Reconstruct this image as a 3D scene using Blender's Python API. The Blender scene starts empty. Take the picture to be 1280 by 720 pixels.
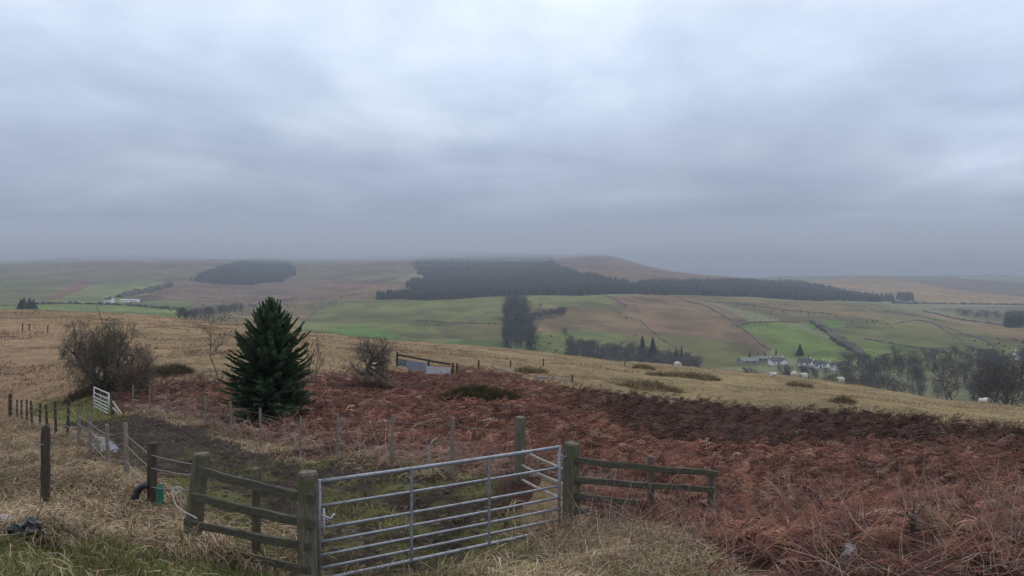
import bpy, math, random
import numpy as np
from mathutils import Vector, Matrix, noise as mnoise

SC = bpy.context.scene
COL = SC.collection
random.seed(7)
RNG = np.random.default_rng(11)
F = 1045.0            # focal length in pixels of the 1280-wide photograph
HY = 340.0            # row of the true horizon
R = math.radians

# ------------------------------------------------------------------ helpers
def tag(o, label=None, cat=None, group=None, kind=None):
    if label: o['label'] = label
    if cat: o['category'] = cat
    if group: o['group'] = group
    if kind: o['kind'] = kind
    return o

def empty(name, loc, rz=0.0):
    o = bpy.data.objects.new(name, None)
    o.empty_display_size = 0.2
    COL.objects.link(o)
    o.location = loc
    o.rotation_euler = (0, 0, rz)
    return o

def link(name, me, mat=None, parent=None):
    o = bpy.data.objects.new(name, me)
    COL.objects.link(o)
    if mat is not None and not me.materials:
        me.materials.append(mat)
    if parent is not None:
        o.parent = parent
    return o

def fast_mesh(name, V, T, col=None, smooth=False):
    """V (n,3), T (m,3 or 4) -> mesh datablock, optional per-vertex colour."""
    V = np.asarray(V, np.float32); T = np.asarray(T, np.int32)
    k = T.shape[1]
    me = bpy.data.meshes.new(name)
    me.vertices.add(len(V)); me.vertices.foreach_set('co', V.ravel())
    me.loops.add(T.size); me.loops.foreach_set('vertex_index', T.ravel())
    me.polygons.add(len(T))
    me.polygons.foreach_set('loop_start', np.arange(len(T), dtype=np.int32) * k)
    me.polygons.foreach_set('loop_total', np.full(len(T), k, np.int32))
    if smooth:
        me.polygons.foreach_set('use_smooth', np.ones(len(T), bool))
    if col is not None:
        c = np.ones((len(V), 4), np.float32); c[:, :3] = col
        a = me.color_attributes.new('Col', 'FLOAT_COLOR', 'POINT')
        a.data.foreach_set('color', c.ravel())
    me.update(calc_edges=True)
    return me

class MB:
    """collects boxes, bars, tubes into one mesh"""
    def __init__(s): s.v = []; s.f = []
    def add(s, vs, fs):
        b = len(s.v); s.v += [tuple(v) for v in vs]; s.f += [tuple(i + b for i in f) for f in fs]
    def box(s, c, size, rot=None, bev=0.0):
        x, y, z = [q / 2 for q in size]
        pts = [Vector((sx * x, sy * y, sz * z)) for sz in (-1, 1) for sx, sy in ((-1, -1), (1, -1), (1, 1), (-1, 1))]
        if rot is not None: pts = [rot @ p for p in pts]
        c = Vector(c)
        s.add([c + p for p in pts], [(3, 2, 1, 0), (4, 5, 6, 7), (0, 1, 5, 4), (1, 2, 6, 5), (2, 3, 7, 6), (3, 0, 4, 7)])
    def tube(s, pts, rad, n=6, cap=True):
        pts = [Vector(p) for p in pts]
        if not hasattr(rad, '__len__'): rad = [rad] * len(pts)
        rings = []; up = Vector((0, 0, 1))
        for i, p in enumerate(pts):
            d = (pts[min(i + 1, len(pts) - 1)] - pts[max(i - 1, 0)])
            d = d.normalized() if d.length > 1e-9 else Vector((0, 0, 1))
            a = up if abs(d.dot(up)) < 0.92 else Vector((1, 0, 0))
            u = d.cross(a).normalized(); w = u.cross(d).normalized()
            rings.append([p + (u * math.cos(2 * math.pi * k / n) + w * math.sin(2 * math.pi * k / n)) * rad[i] for k in range(n)])
        vs = [q for r in rings for q in r]
        fs = []
        for i in range(len(pts) - 1):
            for k in range(n):
                a, b = i * n + k, i * n + (k + 1) % n
                fs.append((a, b, b + n, a + n))
        if cap:
            fs.append(tuple(range(n))[::-1]); fs.append(tuple(range((len(pts) - 1) * n, len(pts) * n)))
        s.add(vs, fs)
    def beam(s, a, b, w, h, seg=6, wob=0.006, seed=0):
        """sawn plank from a to b, w thick (horizontal), h high, gently wavy and weathered"""
        a = Vector(a); b = Vector(b); d = (b - a).normalized()
        side = d.cross(Vector((0, 0, 1))).normalized(); up = side.cross(d).normalized()
        rr = random.Random(seed); rings = []
        c = min(w, h) * 0.16
        prof = [(-w/2 + c, -h/2), (w/2 - c, -h/2), (w/2, -h/2 + c), (w/2, h/2 - c), (w/2 - c, h/2), (-w/2 + c, h/2), (-w/2, h/2 - c), (-w/2, -h/2 + c)]
        for i in range(seg + 1):
            t = i / seg; p = a.lerp(b, t) + up * rr.uniform(-wob, wob) - up * 0.012 * math.sin(math.pi * t)
            rings += [p + side * (x + rr.uniform(-wob, wob) * .5) + up * (y + rr.uniform(-wob, wob)) for x, y in prof]
        fs = []; n = 8
        for i in range(seg):
            for k in range(n):
                q, r_ = i * n + k, i * n + (k + 1) % n
                fs.append((q, q + n, r_ + n, r_))
        fs.append(tuple(range(n))); fs.append(tuple(range(seg * n, seg * n + n))[::-1])
        s.add(rings, fs)
    def post(s, base, top, w, d=None, n=4, rz=0.0, seg=7, wob=0.008, seed=0, taper=0.94, point=0.0):
        """standing post: n=4 sawn square with chamfers, else round"""
        base = Vector(base); top = Vector(top); d = d or w; rr = random.Random(seed)
        if n == 4:
            c = 0.18
            prof = [(-.5 + c, -.5), (0, -.51), (.5 - c, -.5), (.5, -.5 + c), (.51, 0), (.5, .5 - c), (.5 - c, .5), (0, .51), (-.5 + c, .5), (-.5, .5 - c), (-.51, 0), (-.5, -.5 + c)]
        else:
            prof = [(.5 * math.cos(2 * math.pi * k / n), .5 * math.sin(2 * math.pi * k / n)) for k in range(n)]
        m = len(prof); ca, sa = math.cos(rz), math.sin(rz)
        groove = [rr.uniform(-wob, wob) for _ in prof]
        rings = []; ts = [i / seg for i in range(seg + 1)]
        ts = ts[:-1] + [0.985, 1.0]
        for i, t in enumerate(ts):
            p = base.lerp(top, t); k = 1 + (taper - 1) * t
            if i == len(ts) - 1: k *= 0.86
            for j, (x, y) in enumerate(prof):
                g = groove[j] + rr.uniform(-wob, wob) * .6
                X = x * w * k * (1 + g / w * 1.4); Y = y * d * k * (1 + g / w * 1.4)
                zz = rr.uniform(-wob, wob) * 1.2 if i >= len(ts) - 2 else 0
                rings.append(p + Vector((X * ca - Y * sa, X * sa + Y * ca, zz + (point * (1 - 2 * abs(x)) if i == len(ts) - 1 else 0))))
        fs = []
        for i in range(len(ts) - 1):
            for k in range(m):
                a, b = i * m + k, i * m + (k + 1) % m
                fs.append((a, b, b + m, a + m))
        e = (len(ts) - 1) * m
        fs.append(tuple(range(e, e + m))); fs.append(tuple(range(m))[::-1])
        s.add(rings, fs)
    def mesh(s, name, smooth=False):
        me = bpy.data.meshes.new(name); me.from_pydata(s.v, [], s.f)
        if smooth:
            for p in me.polygons: p.use_smooth = True
        me.update(); return me
    def build(s, name, mat, parent=None, smooth=False, origin=None):
        if origin is not None:
            o_ = Vector(origin); s.v = [tuple(Vector(v) - o_) for v in s.v]
        o = link(name, s.mesh(name, smooth), mat, parent)
        if origin is not None: o.location = origin
        return o

# ------------------------------------------------------------------ noise
def _hash(ix, iy, seed):
    with np.errstate(over='ignore'):
        h = (ix.astype(np.uint32) * np.uint32(374761393) + iy.astype(np.uint32) * np.uint32(668265263) + np.uint32((seed * 974634701 + 12345) & 0xFFFFFFFF))
        h = (h ^ (h >> np.uint32(13))) * np.uint32(1274126177)
        h = h ^ (h >> np.uint32(16))
    return h.astype(np.float64) / 4294967295.0

def vn(x, y, seed=0):
    x = np.asarray(x, np.float64); y = np.asarray(y, np.float64)
    fx = np.floor(x); fy = np.floor(y)
    ix = fx.astype(np.int64); iy = fy.astype(np.int64)
    u = x - fx; v = y - fy
    u = u * u * u * (u * (u * 6 - 15) + 10); v = v * v * v * (v * (v * 6 - 15) + 10)
    a = _hash(ix, iy, seed); b = _hash(ix + 1, iy, seed); c = _hash(ix, iy + 1, seed); d = _hash(ix + 1, iy + 1, seed)
    return (a * (1 - u) + b * u) * (1 - v) + (c * (1 - u) + d * u) * v * 1.0

def fbm(x, y, seed=0, oct=4, gain=.5):
    """about -0.5 .. 0.5"""
    t = 0; a = 1; n = 0
    for k in range(oct):
        q = 2.03 ** k; ang = 0.6 * k; ca, sa = math.cos(ang), math.sin(ang)
        t = t + a * (vn((x * ca - y * sa) * q + 17.3 * k, (x * sa + y * ca) * q - 9.1 * k, seed + k) - .5); n += a; a *= gain
    return t / n * 1.3

def smooth(a, b, x):
    t = np.clip((np.asarray(x, float) - a) / (b - a), 0, 1); return t * t * (3 - 2 * t)

def pchip(x, y, xq):
    x = np.asarray(x, float); y = np.asarray(y, float)
    h = np.diff(x); dl = np.diff(y) / h
    m = np.zeros_like(y)
    m[0] = dl[0]; m[-1] = dl[-1]
    for i in range(1, len(x) - 1):
        if dl[i - 1] * dl[i] > 0:
            w1 = 2 * h[i] + h[i - 1]; w2 = h[i] + 2 * h[i - 1]
            m[i] = (w1 + w2) / (w1 / dl[i - 1] + w2 / dl[i])
    i = np.clip(np.searchsorted(x, xq) - 1, 0, len(x) - 2)
    t = np.clip((xq - x[i]) / h[i], 0, 1); H = h[i]
    return (y[i] * (1 + 2 * t) * (1 - t) ** 2 + m[i] * H * t * (1 - t) ** 2 + y[i + 1] * t * t * (3 - 2 * t) + m[i + 1] * H * t * t * (t - 1))

# ------------------------------------------------------------------ the lie of the land
# for some columns of view directions: (distance, row at which that ground stands, seen from the gate path)
TAB = {
 0:   [(7.6,715),(11.7,641),(16,602),(24,565),(30,548),(45,520),(60,489),(90,440),(130,408),(190,389),(260,396),(500,396),(700,388),(1000,380),(1200,376),(1600,361),(2100,347),(2700,337),(3600,330),(5000,325),(7500,321),(8800,330)],
 130: [(8.5,712),(11.7,650),(16.9,596),(24,553),(30,532),(36,524),(40,515),(46,492),(60,462),(90,430),(130,408),(190,392),(260,398),(500,398),(800,391),(1200,377),(1600,362),(2100,345),(2700,332),(3600,326),(5000,322),(7500,318),(8800,328)],
 240: [(9,714),(10.6,671),(14,622),(20,577),(28,534),(36,510),(45,486),(60,458),(90,430),(130,412),(185,400),(260,406),(500,404),(800,394),(1200,380),(1600,364),(2100,345),(2700,332),(3600,326),(5000,321),(7500,317),(8800,327)],
 340: [(8,758),(9.2,737),(12,664),(16,610),(22,572),(30,528),(36,503),(45,480),(60,455),(90,430),(130,416),(170,411),(260,420),(500,412),(800,400),(1000,391),(1300,379),(1700,365),(2100,349),(2700,334),(3600,326),(5000,321),(7500,317),(8800,327)],
 470: [(8,772),(9,745),(11,679),(13,638),(17,588),(24,545),(30,521),(45,488),(60,466),(90,441),(130,428),(165,424),(250,434),(500,440),(700,415),(900,394),(1100,378),(1500,360),(2000,345),(2700,331),(3600,325),(5000,321),(7500,317),(8800,327)],
 640: [(8,764),(9.4,716),(11.4,668),(13.4,618),(17,583),(24,542),(30,521),(38,500),(50,482),(60,473),(90,453),(130,441),(160,437),(250,458),(500,460),(650,430),(800,407),(1000,382),(1100,373),(1500,357),(2000,343),(2700,330),(3600,324),(5000,320),(7500,318),(8800,332)],
 740: [(8,752),(9.4,702),(11.5,656),(13.4,625),(18,590),(24,555),(30,535),(36,520),(45,508),(60,490),(90,465),(130,452),(160,448),(250,474),(500,476),(640,438),(800,410),(1000,383),(1130,371),(1500,358),(2000,340),(2700,326),(3500,319),(4600,328),(6000,338),(8800,344)],
 850: [(8,752),(9.5,698),(12,655),(14,636),(18,605),(24,577),(29,565),(34,576),(39,564),(46,541),(60,511),(90,478),(130,461),(160,459),(250,486),(500,490),(600,464),(700,439),(900,405),(1100,381),(1250,371),(1600,360),(2000,347),(2800,343),(4200,345),(7000,347)],
 1060:[(8,748),(10,690),(13,646),(18,607),(24,577),(29,560),(33,570),(39,560),(50,531),(60,515),(90,494),(125,483),(145,481),(250,512),(470,508),(570,470),(700,440),(900,410),(1100,393),(1400,379),(1800,370),(2500,358),(3500,350),(5000,347),(7000,348)],
 1280:[(8,745),(10,688),(13,646),(18,608),(24,581),(29,566),(35,574),(42,563),(52,546),(60,537),(90,519),(112,512),(130,512),(250,545),(480,520),(600,468),(800,430),(1000,413),(1400,398),(1900,386),(2500,372),(3500,358),(5000,351),(7000,349)],
}
def _cols():
    th = []; rows = []
    LR = np.linspace(math.log(0.4), math.log(12000), 1400)
    for px in sorted(TAB):
        t = math.atan((px - 640) / F); c = math.cos(t)
        pts = [(r, -(py - HY) / F * r * c) for r, py in TAB[px]]
        last = pts[-1]
        pts = [(0.4, -1.62), (2.5, -1.85), (5.0, -2.35)] + pts + [(12000, last[1] - 60)]
        rr = np.log([p[0] for p in pts]); zz = np.array([p[1] for p in pts])
        # smooth slope: interpolate z along ln r
        th.append(t); rows.append(pchip(rr, zz, LR))
    th = np.array(th); rows = np.array(rows)
    # outside the view: continue the edge columns, and level ground behind
    back = np.interp(LR, np.log([0.4, 10, 60, 300, 2000, 12000]), [-1.6, -1.5, -1.0, 2.0, 8.0, -40])
    L = [(-math.pi, back), (-2.2, back), (-1.05, rows[0])]
    Rr = [(1.05, rows[-1]), (2.2, back), (math.pi, back)]
    TH = np.array([a for a, _ in L] + list(th) + [a for a, _ in Rr])
    RO = np.array([b for _, b in L] + list(rows) + [b for _, b in Rr])
    TQ = np.linspace(-math.pi, math.pi, 1441)
    out = np.empty((len(TQ), len(LR)))
    for j in range(len(LR)):
        out[:, j] = pchip(TH, RO[:, j], TQ)
    # blur a little across directions so that no column shows as a crease
    k = np.array([1, 3, 6, 9, 11, 12, 11, 9, 6, 3, 1], float); k /= k.sum()
    pad = np.concatenate([out[-6:-1], out, out[1:6]])
    out = sum(k[i] * pad[i:i + len(TQ)] for i in range(11))
    return TQ, LR, out
TQ, LRQ, ZT = _cols()

def h0(x, y):
    r = np.sqrt(x * x + y * y) + 1e-6; t = np.arctan2(x, y); l = np.clip(np.log(np.maximum(r, 0.41)), LRQ[0], LRQ[-1] - 1e-6)
    a = (t + math.pi) / (2 * math.pi) * (len(TQ) - 1); b = (l - LRQ[0]) / (LRQ[-1] - LRQ[0]) * (len(LRQ) - 1)
    i = np.clip(a.astype(int), 0, len(TQ) - 2); j = np.clip(b.astype(int), 0, len(LRQ) - 2)
    u = a - i; v = b - j
    return (ZT[i, j] * (1 - u) + ZT[i + 1, j] * u) * (1 - v) + (ZT[i, j + 1] * (1 - u) + ZT[i + 1, j + 1] * u) * v

def fence_left(y):   # x of the track's left wire fence
    return np.where(y < 13, -5.6 + (13 - y) * 0.62, -5.6 - 0.669 * (y - 13))
def fence_right(y):
    return np.where(y < 13.4, 0.13 + (13.4 - y) * 0.25, 0.13 - 0.752 * (y - 13.4))

def track_mask(x, y):
    a = fence_left(y) + 0.35; b = fence_right(y) - 0.35
    e = fbm(x * .9, y * .9, 5) * .7
    return smooth(-.35, .35, x - a + e) * smooth(-.35, .35, b - x + e) * smooth(-.5, .4, y + .6 * e - np.where(x > -2.24, 9.40 + (x + 2.24) * .685 - .9, 9.40 - (x + 2.24) * .64 + .1)) * (1 - smooth(34.5, 36.5, y))

def h(x, y):
    x = np.asarray(x, float); y = np.asarray(y, float)
    r = np.sqrt(x * x + y * y)
    z = h0(x, y)
    tr = track_mask(x, y)
    near = smooth(4, 9, r) * (1 - smooth(60, 120, r))
    lump = fbm(x * .55, y * .55, 21, 3)
    near = near * (1 - .85 * np.exp(-((x + 18.6) ** 2 + (y - 38.2) ** 2) / 9.0))
    z = z + near * (1 - .7 * tr) * (.34 * lump * smooth(11, 20, r) + .12 * fbm(x * 1.7, y * 1.7, 22, 3))
    z = z + tr * (.10 * fbm(x * 1.6, y * 1.6, 23, 3) + .13 * fbm(x * 4.2, y * 4.2, 24, 3))
    # wheel ruts along the track
    c = (fence_left(y) + fence_right(y)) * .5
    s = (x - c) * .8
    z = z - tr * .10 * (np.exp(-((s - .75) / .2) ** 2) + np.exp(-((s + .75) / .2) ** 2))
    mid = smooth(40, 70, r) * (1 - smooth(260, 420, r))
    z = z + mid * (.55 * fbm(x * .11, y * .11, 31, 3) + .30 * fbm(x * .4, y * .4, 32, 2))
    far = smooth(500, 900, r)
    z = z + far * (3.0 * fbm(x * .012, y * .012, 41, 4) + 20 * smooth(1200, 2600, r) * fbm(x * .0024, y * .0024, 42, 3) + 62 * smooth(2500, 4500, r) * fbm(x * .0011, y * .0006, 43, 3))
    return z

# small corrections where the feet of the fence posts show the ground to lie lower or higher
FIX = [(-5.6, 13.0, -.10, 1.3), (-5.41, 12.86, -.26, .8), (-4.04, 10.5, -.18, 1.2), (-3.05, 9.98, .10, .8), (-2.3, 9.36, -.10, .8), (.13, 13.4, .22, 1.4), (-6.53, 11.7, -.19, 1.6), (3.1, 13.0, -.13, 1.6),
       (-19.8, 39.6, -.26, 3.0), (-17.9, 37.2, -.40, 3.0), (-27, 45, -.9, 6.0)]
PUDDLES = [(-8.62, 18.1, 2.1, .44), (-10.45, 21.2, 1.7, .40)]
_h_raw = h
def h(x, y):
    x = np.asarray(x, float); y = np.asarray(y, float); z = _h_raw(x, y)
    near = (np.abs(x) < 50) & (y > 3) & (y < 70)
    if not near.any(): return z
    w = 0; c = 0
    for a, b, dz, q in FIX:
        g = np.exp(-((x - a) ** 2 + (y - b) ** 2) / (q * q)); w = w + g; c = c + g * dz
    z = z + c / np.maximum(w, 1.0)
    for a, b, ra, rb in PUDDLES:      # level hollows that hold water
        u = (x - a) * -.556 + (y - b) * .83; v = (x - a) * .83 + (y - b) * .556
        g = 1 - smooth(.7, 1.7, np.sqrt((u / ra) ** 2 + (v / rb) ** 2)); z = z * (1 - g) + (float(h0(np.array([a]), np.array([b]))[0]) - .04) * g
    return z
def h1(x, y): return float(h(np.array([x]), np.array([y]))[0])
def proj(x, y, z):
    yy = np.maximum(y, .05)
    return 640 + F * x / yy, HY - F * z / yy
def at(px, d):
    """ground point in the direction of column px, d metres ahead"""
    x = (px - 640) / F * d
    return Vector((x, d, h1(x, d)))
def hit(px, py, dmin, dmax=6000):
    """where the ray through (px,py) meets the ground beyond dmin"""
    d = np.exp(np.linspace(math.log(dmin), math.log(dmax), 1500))
    x = (px - 640) / F * d; g = h(x, d); zr = -(py - HY) / F * d
    k = np.nonzero(g >= zr)[0]
    i = k[0] if len(k) else len(d) - 1
    return Vector((x[i], d[i], g[i]))
def inpoly(px, py, P):
    P = np.asarray(P, float); ins = np.zeros(px.shape, bool); n = len(P)
    for i in range(n):
        x1, y1 = P[i]; x2, y2 = P[(i + 1) % n]
        if y1 == y2: continue
        c = ((y1 > py) != (y2 > py)) & (px < (x2 - x1) * (py - y1) / (y2 - y1) + x1)
        ins ^= c
    return ins
# ------------------------------------------------------------------ materials
def new_mat(name):
    m = bpy.data.materials.new(name); m.use_nodes = True
    nt = m.node_tree; b = nt.nodes['Principled BSDF']
    return m, nt, b
def N(nt, t, **kw):
    n = nt.nodes.new(t)
    for k, v in kw.items():
        if k in n.inputs: n.inputs[k].default_value = v
        else: setattr(n, k, v)
    return n
def ramp(nt, stops, interp='LINEAR'):
    n = nt.nodes.new('ShaderNodeValToRGB'); n.color_ramp.interpolation = interp
    e = n.color_ramp.elements
    while len(e) < len(stops): e.new(.5)
    for i, (p, c) in enumerate(stops):
        e[i].position = p; e[i].color = (*c, 1) if len(c) == 3 else c
    return n
def mixc(nt, blend='MIX', fac=.5):
    n = nt.nodes.new('ShaderNodeMix'); n.data_type = 'RGBA'; n.blend_type = blend; n.inputs[0].default_value = fac
    return n   # inputs 0 fac, 6 A, 7 B ; output 2
def noise_mat(name, c1, c2, scale=8, rough=.85, c3=None, scale3=3, thr=(.5, .62), stretch=(1, 1, 1), bump=.3, metal=0.0, detail=6, spec=.3, coord='Object'):
    m, nt, b = new_mat(name); L = nt.links.new
    tc = N(nt, 'ShaderNodeTexCoord'); mp = N(nt, 'ShaderNodeMapping'); mp.inputs['Scale'].default_value = stretch
    L(tc.outputs[coord], mp.inputs[0])
    n1 = N(nt, 'ShaderNodeTexNoise', Scale=scale, Detail=detail, Roughness=.62); L(mp.outputs[0], n1.inputs['Vector'])
    rp = ramp(nt, [(.3, c1), (.7, c2)]); L(n1.outputs[0], rp.inputs[0]); out = rp.outputs[0]
    if c3 is not None:
        n3 = N(nt, 'ShaderNodeTexNoise', Scale=scale3, Detail=5, Roughness=.65); L(tc.outputs[coord], n3.inputs['Vector'])
        r3 = ramp(nt, [(thr[0], (0, 0, 0)), (thr[1], (1, 1, 1))]); L(n3.outputs[0], r3.inputs[0])
        mx = mixc(nt); L(r3.outputs[0], mx.inputs[0]); L(out, mx.inputs[6]); mx.inputs[7].default_value = (*c3, 1); out = mx.outputs[2]
    L(out, b.inputs['Base Color'])
    b.inputs['Roughness'].default_value = rough; b.inputs['Metallic'].default_value = metal; b.inputs['Specular IOR Level'].default_value = spec
    if bump:
        bp = N(nt, 'ShaderNodeBump', Strength=bump, Distance=.02); L(n1.outputs[0], bp.inputs['Height']); L(bp.outputs[0], b.inputs['Normal'])
    return m
def attr_mat(name, rough=.9, vary=.25, scale=3.0, spec=.15, trans=0.0):
    """colour stored per plant, with a soft mottling"""
    m, nt, b = new_mat(name); L = nt.links.new
    a = N(nt, 'ShaderNodeAttribute', attribute_name='Col')
    g = N(nt, 'ShaderNodeNewGeometry')
    n1 = N(nt, 'ShaderNodeTexNoise', Scale=scale, Detail=3); L(g.outputs['Position'], n1.inputs['Vector'])
    r1 = ramp(nt, [(.3, (1 - vary,) * 3), (.7, (1 + vary,) * 3)]); L(n1.outputs[0], r1.inputs[0])
    mx = mixc(nt, 'MULTIPLY', 1.0); L(a.outputs[0], mx.inputs[6]); L(r1.outputs[0], mx.inputs[7])
    L(mx.outputs[2], b.inputs['Base Color'])
    b.inputs['Roughness'].default_value = rough; b.inputs['Specular IOR Level'].default_value = spec
    if trans:
        t = N(nt, 'ShaderNodeBsdfTranslucent'); L(mx.outputs[2], t.inputs[0])
        ms = N(nt, 'ShaderNodeMixShader'); ms.inputs[0].default_value = trans
        out = nt.nodes['Material Output']; L(b.outputs[0], ms.inputs[1]); L(t.outputs[0], ms.inputs[2]); L(ms.outputs[0], out.inputs[0])
    return m

# ------------------------------------------------------------------ colours of the ground
C_TAN = np.array((.30, .215, .125)); C_TAN2 = np.array((.225, .155, .085)); C_STRAW = np.array((.30, .225, .14))
C_GREEN = np.array((.125, .15, .045)); C_BRACK = np.array((.085, .043, .034)); C_MUD = np.array((.060, .045, .036))

BRACKEN = [(140, 496), (176, 480), (230, 476), (300, 478), (380, 468), (440, 468), (498, 462), (560, 460), (610, 464), (660, 473), (705, 484), (760, 490), (860, 502), (960, 511),
           (1060, 517), (1160, 526), (1280, 541), (1700, 580), (2200, 1500), (1100, 1500), (965, 760), (915, 706), (850, 674), (800, 656), (765, 650), (735, 640), (690, 590), (640, 640), (560, 620), (478, 600), (420, 592), (330, 575), (250, 556), (170, 534)]
BANK_GREEN = [(-600, 655), (0, 668), (60, 684), (130, 676), (190, 682), (260, 700), (330, 712), (400, 716), (520, 722), (520, 2500), (-1500, 2500)]
VERGE = [(400, 722), (560, 712), (640, 678), (700, 656), (765, 652), (800, 658), (850, 676), (915, 708), (965, 762), (1100, 1500), (400, 2500)]

FIELDS = [  # polygons on the far hillside, nearest distance, colour
 ([(-300,395),(-300,330),(0,332),(60,322),(320,318),(520,318),(520,340),(430,372),(380,385),(300,398)], 900, (.155,.130,.095)),     # moor
 ([(-200,350),(40,345),(60,352),(110,345),(90,365),(50,378),(-200,380)], 900, (.150,.150,.085)),
 ([(50,378),(100,362),(130,352),(190,350),(215,358),(170,372),(60,380)], 900, (.140,.150,.080)),
 ([(-200,380),(60,379),(140,372),(240,378),(235,400),(-200,400)], 500, (.135,.165,.075)),          # green valley floor
 ([(95,352),(118,345),(104,362),(60,377),(48,378),(80,362)], 900, (.16,.105,.085)),
 ([(190,370),(240,352),(372,354),(430,352),(515,352),(520,374),(410,374),(330,384),(250,378)], 900, (.185,.130,.098)),   # pink brown moor
 ([(150,380),(190,366),(225,356),(232,358),(205,372),(185,378)], 900, (.13,.09,.075)),
 ([(325,352),(420,346),(400,362),(330,370),(300,366)], 900, (.165,.125,.095)),
 ([(240,398),(330,384),(400,375),(396,386),(372,410),(240,414)], 500, (.215,.175,.105)),
 ([(375,417),(386,398),(398,382),(410,374),(470,376),(600,372),(642,370),(642,445),(375,430)], 400, (.135,.140,.068)),   # big green field
 ([(405,415),(440,405),(470,412),(520,426),(400,424)], 400, (.095,.150,.055)),
 ([(520,438),(560,424),(640,428),(640,450)], 400, (.105,.145,.060)),
 ([(540,408),(585,396),(600,404),(640,404),(640,420),(560,424)], 400, (.150,.135,.075)),
 ([(642,370),(760,368),(790,388),(700,384),(642,386)], 500, (.145,.150,.075)),
 ([(640,386),(700,384),(790,388),(830,402),(860,412),(800,424),(670,424),(640,420)], 400, (.205,.150,.100)), # bracken pink slope
 ([(660,418),(730,412),(800,422),(790,440),(700,446),(655,444)], 400, (.125,.145,.065)),
 ([(757,370),(850,368),(905,384),(945,408),(975,430),(960,440),(900,424),(830,418),(800,400),(775,382)], 500, (.215,.150,.105)),
 ([(840,368),(900,380),(960,396),(990,404),(1120,404),(1160,396),(1100,380),(1000,377)], 700, (.180,.155,.095)),  # upper pasture
 ([(920,374),(1020,380),(1100,388),(1060,396),(960,386)], 700, (.195,.150,.100)),
 ([(780,424),(830,418),(900,424),(962,440),(985,456),(860,462),(780,452)], 400, (.165,.155,.075)),
 ([(920,408),(940,404),(975,402),(1005,412),(1045,428),(1075,446),(1060,458),(990,450),(965,436),(945,420)], 400, (.125,.165,.060)),
 ([(1000,404),(1050,400),(1064,404),(1040,414),(1020,412)], 500, (.105,.165,.060)),
 ([(1030,416),(1070,402),(1140,404),(1260,426),(1300,440),(1300,470),(1090,462),(1075,444),(1050,426)], 400, (.160,.160,.080)),
 ([(1060,440),(1080,426),(1160,436),(1200,450),(1090,458)], 400, (.125,.160,.065)),
 ([(1120,404),(1160,396),(1200,402),(1300,424),(1300,438),(1240,424)], 500, (.165,.150,.085)),
 ([(1190,404),(1240,402),(1300,418),(1300,432),(1250,418)], 500, (.195,.140,.095)),
 ([(1130,390),(1160,388),(1200,398),(1290,414),(1290,420),(1200,404)], 700, (.235,.185,.125)),
 ([(1160,386),(1290,382),(1290,412),(1240,402)], 900, (.160,.140,.090)),
 ([(980,354),(1060,348),(1180,352),(1290,362),(1290,381),(1118,379),(1116,370),(1050,362)], 1200, (.33,.235,.15)),
 ([(1140,352),(1200,348),(1290,356),(1290,372),(1220,366)], 1200, (.150,.115,.095)),
 ([(690,340),(690,322),(760,319),(810,330),(880,345),(980,347),(980,354),(816,354),(770,352)], 1200, (.175,.125,.098)),
 ([(752,356),(772,350),(800,354),(802,357),(760,358)], 1000, (.25,.20,.15)),
 ([(674,359),(715,353),(716,357),(690,361)], 900, (.36,.33,.29)),
]
FOREST = [(468,376),(474,371),(522,365),(508,357),(511,351),(521,348),(534,350),(521,340),(516,330),(528,319),(600,314),(690,322),(700,334),(727,343),(770,351),(790,357),(816,352),(890,352),(985,352.6),(1032,359),(1069,369),(1117,370.5),(1117,377),(1024,376),(920,371),(800,368),(640,371),(560,373.5)]
PATCH = [(235,351),(262,340),(290,329),(330,325),(362,330),(373,340),(350,352),(310,356),(270,354)]
BLOCK = [(1122,364),(1140,366),(1141,375),(1123,375)]
EAST = [(1255,391),(1285,386),(1330,390),(1330,410),(1255,406)]

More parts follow.
